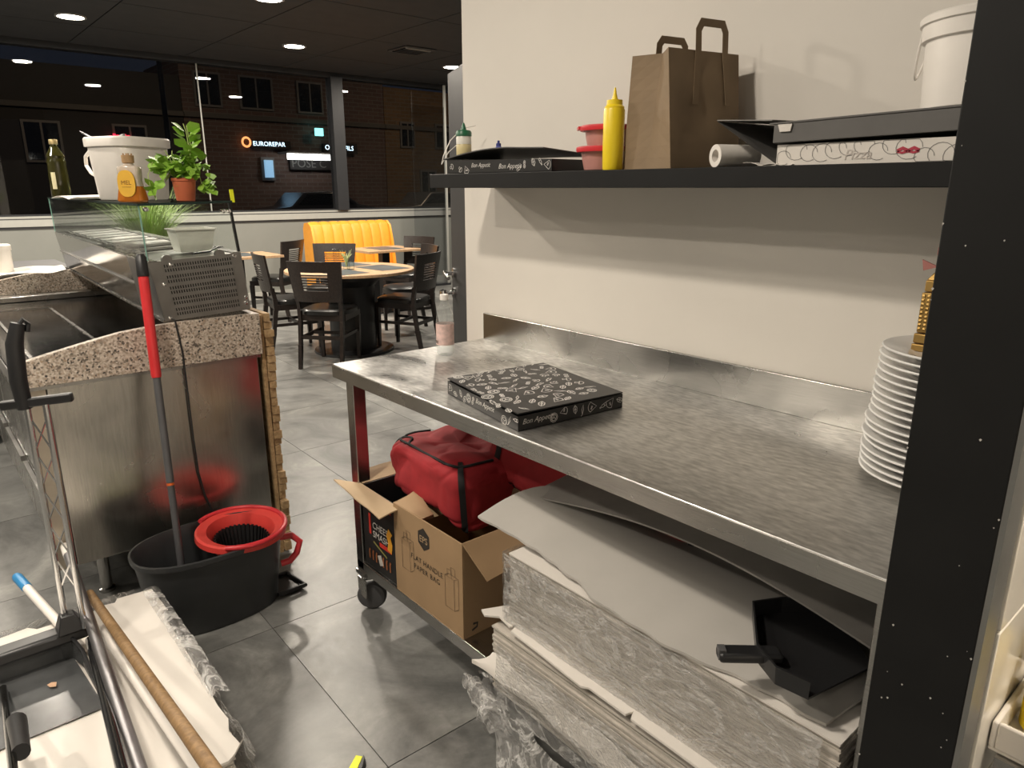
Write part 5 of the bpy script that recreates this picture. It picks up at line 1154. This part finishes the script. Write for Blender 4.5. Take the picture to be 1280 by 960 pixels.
# lobby dustpan: twin rods up to a black grip
ld = thing('lobby_dustpan', 'long handled black lobby dustpan with twin steel rods and translucent bin', 'dustpan', (-2.03, .12, PZ))
R1 = pix(82, 775, z=.36); R2_ = R1+Vector((.03, .035, 0)); HZ = .965
bt1 = pix(33, 505, x=R1.x); bt2 = bt1+Vector((.03, .035, 0))
for p_, q_ in ((R1, bt1), (R2_, bt2)): put(ld, MB().tube([p_-Vector((0, 0, .022)), q_], .0075, 12), 'steel_rod', CHROME)
m = MB()
for k in range(5):
    z0_, z1_ = k/5, (k+1)/5; A__, B__ = R1.lerp(bt1, .15+.8*z0_), R2_.lerp(bt2, .15+.8*z1_); C__, D__ = R2_.lerp(bt2, .15+.8*z0_), R1.lerp(bt1, .15+.8*z1_)
    m.bar(A__, B__, .003, .003); m.bar(C__, D__, .003, .003)
put(ld, m, 'wire_bracing', CHROME)
put(ld, MB().bar(bt1-Vector((.02, .05, 0)), bt2+Vector((.02, .055, .012)), .02, .022), 'cross_bar', BLKPL, bev=.004)
g0 = bt1+Vector((.0, -.004, .01)); g1 = pix(18, 430, x=R1.x); g2 = pix(22, 404, x=R1.x)
put(ld, MB().tube([g0-Vector((0, 0, .02)), g0.lerp(g1, .35)+Vector((.0, -.004, 0)), g1, g2], [.017, .019, .019, .015], 14), 'grip', BLKPL)
put(ld, MB().tube([g2+Vector((0, -.004, -.012)), g2+Vector((0, .012, .008)), g2+Vector((0, .020, -.004)), g2+Vector((0, .016, -.022))], .006, 8), 'hanging_hook', BLKPL)
HX, HY0, HY1 = R1.x, -.02, R1.y+.045
hz = .305
m = MB(); m.hexa([(HX-.035, HY0, hz), (HX+.03, HY0, hz), (HX+.03, HY1, hz), (HX-.035, HY1, hz)], [(HX-.03, HY0+.005, hz+.030), (HX+.02, HY0+.005, hz+.030), (HX+.02, HY1-.005, hz+.030), (HX-.03, HY1-.005, hz+.030)]); put(ld, m, 'hinge_hood', BLKPL, bev=.008)
m = MB(); m.hexa([(R1.x-.022, R1.y-.025, hz+.03), (R1.x+.035, R1.y-.025, hz+.03), (R1.x+.035, R1.y+.045, hz+.03), (R1.x-.022, R1.y+.045, hz+.03)], [(R1.x-.01, R1.y-.012, hz+.075), (R1.x+.018, R1.y-.012, hz+.075), (R1.x+.018, R1.y+.02, hz+.075), (R1.x-.01, R1.y+.02, hz+.075)]); put(ld, m, 'rod_socket', BLKPL, bev=.003)
TR = mat('smoky_grey_bin', (.075, .078, .080), .25, var=.3, sc=9); 
BX0, BX1 = HX+.0, HX+.27; HB = HY1-.045
def trayp(M_, P_, n_=12):
    return None
m = MB(); m.hexa([(BX0, HY0-.03, PZ+.006), (BX1, HY0-.03, PZ+.003), (BX1, HB+.022, PZ+.003), (BX0, HB, PZ+.006)], [(BX0, HY0-.03, PZ+.009), (BX1, HY0-.03, PZ+.005), (BX1, HB+.022, PZ+.005), (BX0, HB, PZ+.009)])
put(ld, m, 'bin_floor', TR)
m = MB(); rimp = [Vector((BX0, HY0-.03, 0)), Vector((BX0, HB-.02, 0)), Vector((BX0+.02, HB+.004, 0)), Vector((BX0+.08, HB+.016, 0)), Vector((BX1, HB+.024, 0))]; hs = [.075, .075, .072, .060, .012]
for i in range(4):
    p_, q_ = rimp[i], rimp[i+1]; n__ = Vector(((q_-p_).y, -(q_-p_).x, 0)).normalized()*.003
    m.hexa([p_+Vector((0, 0, PZ+.009)), q_+Vector((0, 0, PZ+.009)), q_+n__+Vector((0, 0, PZ+.009)), p_+n__+Vector((0, 0, PZ+.009))], [p_+Vector((0, 0, PZ+hs[i])), q_+Vector((0, 0, PZ+hs[i+1])), q_+n__+Vector((0, 0, PZ+hs[i+1])), p_+n__+Vector((0, 0, PZ+hs[i]))])
put(ld, m, 'bin_wall', TR)
put(ld, MB().tube([p_+Vector((0, 0, PZ+h_)) for p_, h_ in zip(rimp, hs)], .005, 8), 'bin_rim', BLKPL)
p = Vector((HX+.10, .10, PZ+.0125)); o = MB().add([p+Vector(v_) for v_ in ((0, 0, 0), (.018, .004, .002), (.022, .016, 0), (.008, .02, .003), (-.004, .01, 0))], [(0, 1, 2, 3, 4)]).build('paper_scrap', mat('tan_scrap', (.55, .35, .22), .8), org=p); tag(o, 'tiny tan paper scrap inside the lobby dustpan bin', 'paper')
# small yellow and black thing cut off by the bottom edge
p = pix(452, 952, z=0); t = thing('floor_scraper', 'yellow and black plastic tool tip at the bottom edge on the floor', 'tool', p)
dx_ = (pix(436, 966, z=0)-pix(448, 944, z=0)).normalized(); sy_ = Vector((-dx_.y, dx_.x, 0))
if (pix(470, 952, z=0)-p).dot(sy_) < 0: sy_ = -sy_
c0 = pix(445, 944, z=.018); m = MB(); 
m.hexa([c0+Vector((0, 0, -.018)), c0+dx_*.12+Vector((0, 0, -.018)), c0+dx_*.12+sy_*.028+Vector((0, 0, -.018)), c0+sy_*.018+Vector((0, 0, -.018))], [c0, c0+dx_*.12, c0+dx_*.12+sy_*.028, c0+sy_*.018]); put(t, m, 'yellow_body', YELG)
m = MB(); c1 = c0+sy_*.0185; m.hexa([c1+Vector((0, 0, -.018))-dx_*.006, c1+dx_*.12+sy_*.012+Vector((0, 0, -.018)), c1+dx_*.12+sy_*.034+Vector((0, 0, -.018)), c1+sy_*.008+Vector((0, 0, -.018))], [c1-dx_*.006, c1+dx_*.12+sy_*.012, c1+dx_*.12+sy_*.03, c1+sy_*.006]); put(t, m, 'black_grip', BLKPL)

# ================================================================== BEYOND THE PILLAR, RIGHT EDGE
cb_ = thing('dark_cabinet', 'dark grey upright cabinet glimpsed right of the black pillar', 'cabinet', (-.05, 1.5, 0))
put(cb_, MB().box(-.192, .30, 1.32, 1.655, .0, 1.05), 'cabinet_body', mat('dark_grey_steel', (.07, .07, .072), .35, .5)); put(cb_, MB().box(-.196, .31, 1.31, 1.657, 1.05, 1.07), 'cabinet_top', STEELG)
st = thing('low_stand', 'low steel stand carrying a white tray at the right edge', 'stand', (-.03, 1.28, 0))
put(st, MB().box(-.190, .20, 1.09, 1.305, .635, .650), 'stand_top', STEELB)
for x in (-.188, .18):
    for y in (1.10, 1.28): put(st, MB().box(x, x+.02, y, y+.02, 0, .635), 'leg', STEELB)
t = thing('white_tray', 'white plastic tray with rounded lip at the right edge of the photo', 'tray', (-.04, 1.20, .65))
m = MB(); m.box(-.203, .12, 1.10, 1.30, .6505, .656); m.box(-.203, -.195, 1.10, 1.30, .656, .70); m.box(.112, .12, 1.10, 1.30, .656, .70); m.box(-.195, .112, 1.10, 1.108, .656, .70); m.box(-.195, .112, 1.292, 1.30, .656, .70); put(t, m, 'tray_body', WHITEPL, bev=.003)
q = Vector((-.150, 1.20, .6565)); t = thing('yellow_container', 'bright yellow container in the white tray at the right edge', 'container', q)
put(t, MB().lathe([(0, 0), (.036, 0), (.040, .005), (.040, .13), (.025, .15)], 24, q), 'container_body', YELLOW); put(t, MB().lathe([(.022, .148), (.022, .175), (0, .176)], 18, q), 'cap', BLKPL)

# ================================================================== DINING AREA
def make_chair():
    t = thing('dining_chair', 'x', 'chair', (0, 0, 0), world=False)
    # local: seat faces +x, back at -x
    put(t, loft([[Vector((.0+.215*math.copysign(abs(math.cos(2*PI*k/32))**.6, math.cos(2*PI*k/32)), .21*math.copysign(abs(math.sin(2*PI*k/32))**.6, math.sin(2*PI*k/32))*(1+.04*math.cos(2*PI*k/32)), z_))*1 if True else 0 for k in range(32)] for z_ in (.445, .45, .475)]+[[Vector((.20*math.copysign(abs(math.cos(2*PI*k/32))**.6, math.cos(2*PI*k/32)), .195*math.copysign(abs(math.sin(2*PI*k/32))**.6, math.sin(2*PI*k/32)), .487)) for k in range(32)]]), 'seat', LEATH)
    m = MB()
    for y0_, y1_, x0_, x1_ in ((-.19, .19, .17, .195), (-.19, .19, -.195, -.17), (-.195, -.17, -.17, .17), (.17, .195, -.17, .17)): m.box(x0_, x1_, y0_, y1_, .395, .4445)
    put(t, m, 'seat_frame', ESPR)
    for s_ in (-1, 1):
        m = MB().hexa([(.17, s_*.165-.014, 0), (.195, s_*.165-.014, 0), (.195, s_*.165+.014, 0), (.17, s_*.165+.014, 0)], [(.16, s_*.172-.02, .395), (.2, s_*.172-.02, .395), (.2, s_*.172+.02, .395), (.16, s_*.172+.02, .395)]); put(t, m, 'leg', ESPR)
        m = MB(); P_ = [(-.275, 0), (-.235, .2), (-.205, .40), (-.205, .50), (-.225, .60)]
        for (xa_, za_), (xb_, zb_) in zip(P_, P_[1:]): m.hexa([(xa_-.016, s_*.18-.013, za_), (xa_+.018, s_*.18-.013, za_), (xa_+.018, s_*.18+.013, za_), (xa_-.016, s_*.18+.013, za_)], [(xb_-.02, s_*.18-.015, zb_), (xb_+.02, s_*.18-.015, zb_), (xb_+.02, s_*.18+.015, zb_), (xb_-.02, s_*.18+.015, zb_)])
        put(t, m, 'leg', ESPR)
    m = MB(); m.bar((-.225, -.18, .26), (-.225, .18, .26), .016, .03); m.bar((-.225, -.17, .26), (.18, -.168, .26), .016, .026); m.bar((-.225, .17, .26), (.18, .168, .26), .016, .026); m.bar((.0, -.17, .26), (.0, .17, .26), .016, .026)
    put(t, m, 'stretchers', ESPR)
    # curved back panel with slots
    def BP(y_, z_, d_=0):
        w_ = .20+.03*(z_-.56)/.34; yy = y_*w_; return Vector((-.222-.16*(z_-.56)-.035*(1-y_*y_)*1.0+d_, yy, z_))
    def bslab(M_, y0_, y1_, z0_, z1_, n_=6):
        for i in range(n_):
            ya_, yb_ = y0_+(y1_-y0_)*i/n_, y0_+(y1_-y0_)*(i+1)/n_
            M_.hexa([BP(ya_, z0_, -.009), BP(yb_, z0_, -.009), BP(yb_, z0_, .009), BP(ya_, z0_, .009)], [BP(ya_, z1_, -.009), BP(yb_, z1_, -.009), BP(yb_, z1_, .009), BP(ya_, z1_, .009)])
    m = MB(); zs = [.655+.0205*k for k in range(8)]
    bslab(m, -1, 1, .56, .652, 10); bslab(m, -1, 1, .802, .89, 10); bslab(m, -1, -.52, .652, .802, 3); bslab(m, .52, 1, .652, .802, 3)
    bk_ = put(t, m, 'backrest', ESPR)
    for k in range(6):
        m = MB(); z_ = .668+.0215*k; bslab(m, -.53, .53, z_, z_+.009, 4); put(bk_, m, 'slat', ESPR)
    return t
ch0 = make_chair(); used = [False]
def at(u_, fwd):
    """ground point in the column of pixel u_, fwd metres ahead of the photographer"""
    dep = fwd*math.cos(CP)+1.0*math.sin(CP); r_ = (u_-640)/CF*dep
    return Vector((fwd*math.cos(CH)+r_*math.sin(CH), fwd*math.sin(CH)-r_*math.cos(CH), 0))
HD = CH
def chair(u_, fwd, deg, label, group='dark slotted dining chairs'):
    o = ch0 if not used[0] else copy_tree(ch0); used[0] = True
    p_ = at(u_, fwd); o.location = p_; o.rotation_euler = (0, 0, HD+math.radians(deg)); tag(o, label, 'chair', group); return o
# deg: 0 = seat faces away from the photographer, +90 = seat faces left, -90 = seat faces right
TC = at(440, 6.48)
chair(413, 5.98, -8, 'dark slotted chair nearest the camera, its back turned, at the round table')
chair(366, 6.55, -58, 'dark slotted chair left of the round table, turned to the right')
chair(505, 6.60, 68, 'dark slotted chair right of the round table nearest the door, turned to the left')
chair(412, 7.35, 178, 'dark slotted chair behind the round table, its back before the orange bench')
chair(508, 7.35, 118, 'dark slotted chair behind the right chair, facing the round table')
chair(343, 8.15, 75, 'dark slotted chair further back at the left, facing the wooden side table')
chair(508, 8.55, 150, 'dark slotted chair beside the small table by the orange bench')
# round table
rt_ = thing('round_table', 'round dining table with oak rim and dark inlaid top on a black drum pedestal', 'table', TC)
put(rt_, MB().lathe([(0, .722), (.555, .722), (.575, .727), (.575, .748), (.570, .752), (0, .752)], 64, TC), 'tabletop', TABLEW)
rr = random.Random(4)
for k, (u0_, v0_, r_, w_, l_) in enumerate(((-.24, -.16, .3, .44, .32), (.22, .22, .3, .44, .32), (.23, -.24, .3, .36, .30), (-.18, .30, .3, .34, .28))):
    Mi = Matrix.Rotation(HD+.5+r_, 3, 'Z'); c_ = [TC+Mi @ Vector((v0_+a_*w_/2, u0_+b_*l_/2, 0)) for a_, b_ in ((-1, -1), (1, -1), (1, 1), (-1, 1))]
    MB().hexa([p+Vector((0, 0, .7522)) for p in c_], [p+Vector((0, 0, .7545)) for p in c_]).build('slate_inlay', BLUEST, rt_)
put(rt_, MB().lathe([(.21, .03), (.21, .60), (.27, .66), (.27, .722)], 40, TC), 'pedestal', BLKPL); put(rt_, MB().lathe([(0, 0), (.36, 0), (.365, .004), (.36, .022), (.21, .032)], 48, TC), 'base_plate', BLKPL)
put(rt_, MB().box(TC.x+.22, TC.x+.26, TC.y+.05, TC.y+.09, .690, .7215), 'wood_block', TABLEW)
def glass(u_, fwd_, label, h=.11, r=.032, z0=.7525):
    p = at(u_, fwd_); p.z = z0; t_ = thing('water_glass', label, 'glass', p)
    put(t_, MB().lathe([(0, .006), (r*.85, .006), (r*.9, h*.3), (r, h), (r-.002, h), (r*.86, .009)], 20, p, cap=False), 'glass_wall', CLEAR); put(t_, MB().lathe([(0, 0), (r*.86, 0), (r*.88, .006), (0, .006)], 20, p), 'glass_foot', CHROME); return p
glass(441, 6.35, 'small clear vase glass on the round table in front of the others', .10, .036)
glass(424, 6.5, 'slim tall glass on the round table, left of the sprig', .17, .030)
p = at(436, 6.42); p.z = .7525; t = thing('sprig_vase', 'little glass vase with pale green sprig on the round table', 'vase', p)
put(t, MB().lathe([(0, 0), (.03, 0), (.034, .08), (.032, .08), (.028, .004)], 20, p, cap=False), 'vase_glass', CLEAR)
m = MB(); rr = random.Random(4)
for k in range(16):
    a_ = rr.uniform(0, 6.28); d_ = Vector((math.cos(a_), math.sin(a_), 0)); m.tube([p+Vector((0, 0, .02)), p+d_*.02+Vector((0, 0, .10)), p+d_*.055+Vector((0, 0, .13+rr.uniform(0, .05)))], [.003, .004, .001], 5)
put(t, m, 'sprig', mat('pale_sprig', (.42, .47, .22), .6))
# orange banquette
bn = thing('banquette', 'orange channel-stitched banquette bench below the window mullion', 'bench', (-8.75, 4.6, 0))
BY0, BY1, BXF = 4.10, 5.22, -8.62
def bprof(): return [(BXF-.02, .42), (BXF+.0, .50), (BXF-.03, .70), (BXF-.07, .92), (BXF-.11, 1.0), (BXF-.20, 1.035), (BXF-.28, 1.01), (BXF-.30, .95), (BXF-.30, .42)]
nch = 8; wch = (BY1-BY0)/nch
for k in range(nch):
    y0_ = BY0+k*wch; rings = []
    for j in range(7):
        u = j/6; s_ = 1-.10*(abs(2*u-1)**4); yy = y0_+wch*(.01+.98*u); rings.append([Vector((BXF-.15+(x-(BXF-.15))*(s_ if x > BXF-.15 else 1), yy, z_ if z_ < .6 else .6+(z_-.6)*(1-.015*abs(2*u-1)**4))) for x, z_ in bprof()])
    put(bn, loft(rings), 'back_channel', ORANGE)
put(bn, MB().box(BXF-.3, BXF+.40, BY0, BY1, .33, .46), 'seat_cushion', ORANGE, bev=.03); put(bn, MB().box(BXF-.28, BXF+.34, BY0+.03, BY1-.03, .0, .33), 'plinth', BLKPL)
for y0_ in (BY0-.03, BY1): put(bn, MB().prism([(BXF-.30, y0_, .0), (BXF+.05, y0_, .0), (BXF+.04, y0_, .45), (BXF-.01, y0_, .75), (BXF-.07, y0_, .97), (BXF-.15, y0_, 1.03), (BXF-.26, y0_, 1.02), (BXF-.30, y0_, .95)], (0, .028, 0)), 'end_panel', ORANGE)
# small table before the bench
def sq_table(c_, wx, wy, label, name='dining_table', rz=0):
    t_ = thing(name, label, 'table', c_); put(t_, MB().box(c_.x-wx/2, c_.x+wx/2, c_.y-wy/2, c_.y+wy/2, .722, .750), 'tabletop', TABLEW, bev=.003)
    put(t_, MB().box(c_.x-wx*.36, c_.x+wx*.36, c_.y-wy*.22, c_.y+wy*.22, .7502, .7525), 'slate_inlay', BLUEST)
    put(t_, MB().box(c_.x-.05, c_.x+.05, c_.y-.05, c_.y+.05, .02, .722), 'column', BLKPL); put(t_, MB().box(c_.x-.24, c_.x+.24, c_.y-.24, c_.y+.24, 0, .02), 'base_plate', BLKPL); return t_
sq_table(at(481, 8.75)+Vector((.0, .0, 0)), .62, .75, 'small rectangular table with dark inlay in front of the orange banquette')
sq_table(at(300, 7.85), .62, .80, 'small oak-edged table at the left between case and round table')

# ================================================================== STREET OUTSIDE
street = struct(bx('ground_street', mat('wet_asphalt', (.035, .035, .037), .35, var=.3, sc=2), -40, -9.7, -14, 34, -.16, -.10)); 
XF = -26.0
BR = brickm('night_brick', (.13, .085, .075), (.10, .065, .058), (.15, .13, .12), 1.0); BR2 = brickm('ochre_brick', (.19, .12, .065), (.14, .09, .05), (.16, .135, .11), 1.0)
RENDER = mat('grey_render', (.10, .095, .088), .9, var=.15, sc=.6)
GL = mat('dark_window', (.012, .014, .018), .08); FRM = mat('window_frame_paint', (.15, .145, .14), .6)
def building(name, label, y0_, y1_, m_, h_, wins, xf=XF):
    t_ = thing(name, label, 'building', (xf-2, (y0_+y1_)/2, -.1)); put(t_, MB().box(xf-4, xf, y0_, y1_, -.1, h_), 'facade', m_)
    put(t_, MB().box(xf, xf+.10, y0_, y1_, 3.75, 3.90), 'cornice', RENDER)
    for (a_, b_, c_, d_) in wins:
        f_ = put(t_, MB().box(xf, xf+.07, a_, b_, c_, d_), 'window', FRM); put(f_, MB().box(xf+.07, xf+.08, a_+.07, (a_+b_)/2-.03, c_+.07, d_-.07).box(xf+.07, xf+.08, (a_+b_)/2+.03, b_-.07, c_+.07, d_-.07), 'window_glass', GL)
    return t_
b1 = building('garage_building', 'brick garage building with lit signs across the street', 8.0, 15.6, BR, 5.6, [(9.9, 11.1, 4.1, 5.2), (12.0, 13.0, 4.1, 5.2), (8.4, 9.3, 4.1, 5.2)])
b2 = building('brick_house', 'ochre brick house across the street right of the mullion', 15.62, 24, BR2, 5.3, [(16.3, 17.0, 3.05, 4.05), (18.0, 18.8, 3.05, 4.05), (19.6, 20.4, 3.05, 4.05), (17.2, 18.0, .9, 2.2), (21, 22, 3.05, 4.05), (19.5, 20.6, .9, 2.2)])
b3 = building('plain_house', 'unlit dark house across the street behind the oil bottle', -6, 7.98, mat('unlit_render', (.035, .034, .034), .9), 5.0, [(1.2, 2.2, 2.2, 3.4), (3.4, 4.4, 2.2, 3.4), (5.8, 6.8, 2.2, 3.4)])
WSIGN = emit('white_sign_light', (.6, .85, 1.0), 2.4); OSIGN = emit('orange_sign_light', (1, .36, .12), 1.3); TSIGN = emit('teal_sign_light', (.25, .85, .80), 1.8); BLS = emit('blue_screen_light', (.25, .45, .65), .75); WARM = emit('lit_canopy', (1, .97, .88), 5); RREFL = emit('red_reflection_glow', (1, .03, .08), 1.4)
Yd, Zd = Vector((0, 1, 0)), Vector((0, 0, 1))
def sign(s_, size, p_, m_, nm, label, shear=0):
    t_ = thing(nm, label, 'sign', p_); m__ = MB(); text_mb(m__, s_, size, p_, Yd, Zd, shear, off=.06); put(t_, m__, 'lettering', m_); put(t_, MB().box(p_.x-.12, p_.x+.05, p_.y-.05, p_.y+len(s_)*size*.72, p_.z-.08, p_.z+size*.9), 'sign_board', mat('dark_sign_board', (.02, .018, .02), .7)); return t_
p = pix(315.5, 182, x=XF+.12); s1_ = sign('EUROREPAR', .215, p, WSIGN, 'garage_sign', 'lit white EUROREPAR sign with orange ring across the street')
pc = pix(308, 177.5, x=XF+.18); m = MB(); m.tube([pc+Yd*.14*math.cos(2*PI*k/24)+Zd*.15*math.sin(2*PI*k/24) for k in range(24)], .035, 6, closed=True); put(s1_, m, 'orange_ring', OSIGN)
p = pix(405.5, 187, x=XF+.12); s2_ = sign('ORLY', .24, p, WSIGN, 'shop_sign', 'lit white shop lettering split by the window mullion across the street')
m = MB(); text_mb(m, 'FILS', .23, pix(430, 188, x=XF+.12), Yd, Zd, 0, off=.06); put(s2_, m, 'lettering', WSIGN); p = pix(424, 189, x=XF+.12); put(s2_, MB().box(p.x, p.x+.05, p.y, p.y+.75, p.z-.1, p.z+.3), 'sign_board', bpy.data.materials['dark_sign_board.001'] if 'dark_sign_board.001' in bpy.data.materials else GREYD)
p0_, p1_ = pix(358.5, 191, x=XF+.9), pix(416, 198, x=XF+.9)
aw = thing('lit_canopy', 'glowing white canopy strip above the shop front across the street', 'canopy', (XF+.5, (p0_.y+p1_.y)/2, p1_.z)); put(aw, MB().box(XF+.1, XF+.9, p0_.y, p1_.y, p0_.z-.02, p0_.z+.05), 'canopy_top', FRM)
m = MB()
nn = 22
for k in range(nn): y_ = p0_.y+(p1_.y-p0_.y)*k/nn; m.box(XF+.9, XF+.93, y_, y_+(p1_.y-p0_.y)/nn*.8, p0_.z-.22, p0_.z-.02)
put(aw, m, 'lit_valance', WARM)
p = pix(364, 209, x=XF+.12); sign('POSE C', .42, p, mat('grey_shop_lettering', (.16, .16, .16), .6), 'window_lettering', 'faint grey shop lettering below the glowing canopy')
a_, b_ = pix(394.5, 160, x=XF+.5), pix(404.5, 170, x=XF+.5); t = thing('pharmacy_sign', 'small teal lit square sign above the shop lettering', 'sign', a_); put(t, MB().box(XF+.4, XF+.5, a_.y, b_.y, b_.z, a_.z), 'lit_face', TSIGN); put(t, MB().box(XF+.0, XF+.4, a_.y+.1, a_.y+.16, (a_.z+b_.z)/2, (a_.z+b_.z)/2+.06), 'bracket', FRM)
a_, b_ = pix(331, 200, x=XF+.2), pix(343, 222, x=XF+.2); t = thing('blue_screen', 'pale blue lit doorway screen below the garage sign', 'screen', a_); put(t, MB().box(XF+.05, XF+.2, a_.y, b_.y, b_.z, a_.z), 'lit_face', BLS); put(t, MB().box(XF+.0, XF+.1, a_.y-.1, b_.y+.1, b_.z-.1, a_.z+.1), 'frame', FRM)
p = pix(137, 172, x=XF+.12); t = thing('red_reflection', 'tiny blurred red glowing strokes standing in for a reflection in the dark window behind the white tub', 'sign', p); m = MB()
for k in range(7): m.box(p.x, p.x+.05, p.y+k*.10, p.y+k*.10+.07, p.z-.03+.02*(k % 2), p.z+.06+.03*((k*5) % 3)) if k != 3 else None
put(t, m, 'lit_strokes', RREFL)  # glowing bars stand in for a red reflection in the window glass
# parked cars
def car(y0_, label, m_, L_=4.1, x_=XF+3.2):
    t_ = thing('parked_car', label, 'car', (x_, y0_+L_/2, -.1)); P_ = [(0, .22), (0, .62), (.12, .78), (.9, .88), (1.35, 1.32), (2.7, 1.36), (3.4, .92), (4.0, .82), (4.1, .6), (4.1, .22)]
    put(t_, MB().prism([(x_, y0_+a_*L_/4.1, b_) for a_, b_ in P_], (-1.6, 0, 0)), 'body', m_, bev=.05)
    put(t_, MB().prism([(x_+.01, y0_+a_*L_/4.1, b_) for a_, b_ in ((1.1, .92), (1.45, 1.26), (2.62, 1.30), (3.15, .93))], (-.02, 0, 0)), 'side_windows', GL)
    for a_ in (.75, 3.3): put(t_, MB().lathe([(0, -.1), (.2, -.1), (.31, -.08), (.31, .08), (.2, .1), (0, .1)], 20, (x_-.12, y0_+a_, .21), M=Matrix.Rotation(PI/2, 3, 'Y')), 'wheel', RUBBER)
    put(t_, MB().box(x_-.3, x_-.05, y0_+4.08, y0_+4.13, .62, .72), 'headlamp', CHROME)
car(9.2, 'dark parked car in front of the garage, left of the mullion', mat('dark_car_paint', (.03, .032, .04), .2))
car(14.2, 'grey parked car behind the window mullion across the street', mat('grey_car_paint', (.10, .10, .105), .2))
# street lamps light the facades
for k, (y_, lb) in enumerate(((5.0, 'tall street lamp post outside, left of the garage'), (16.5, 'tall street lamp post outside, right of the mullion'))):
    t = thing('street_lamp', lb, 'street lamp', (-17.5, y_, -.1)); put(t, MB().lathe([(.09, -.1), (.06, .6), (.045, 7.0)], 14, (-17.5, y_, 0)), 'post', GREYD)
    put(t, MB().tube([(-17.5, y_, 6.95), (-18.2, y_, 7.15), (-18.8, y_, 7.15)], .04, 8), 'arm', GREYD); put(t, MB().box(-19.2, -18.7, y_-.12, y_+.12, 7.08, 7.16), 'lamp_head', GREYD)
    l = bpy.data.lights.new('street_light', 'SPOT'); l.energy = 420; l.spot_size = 2.6; l.spot_blend = .6; l.color = (1, .72, .45); l.shadow_soft_size = .15
    o = bpy.data.objects.new('street_light', l); COL.objects.link(o); o.parent = t; o.location = (-1.4, 0, 7.15); o.rotation_euler = (0, math.radians(20), 0)
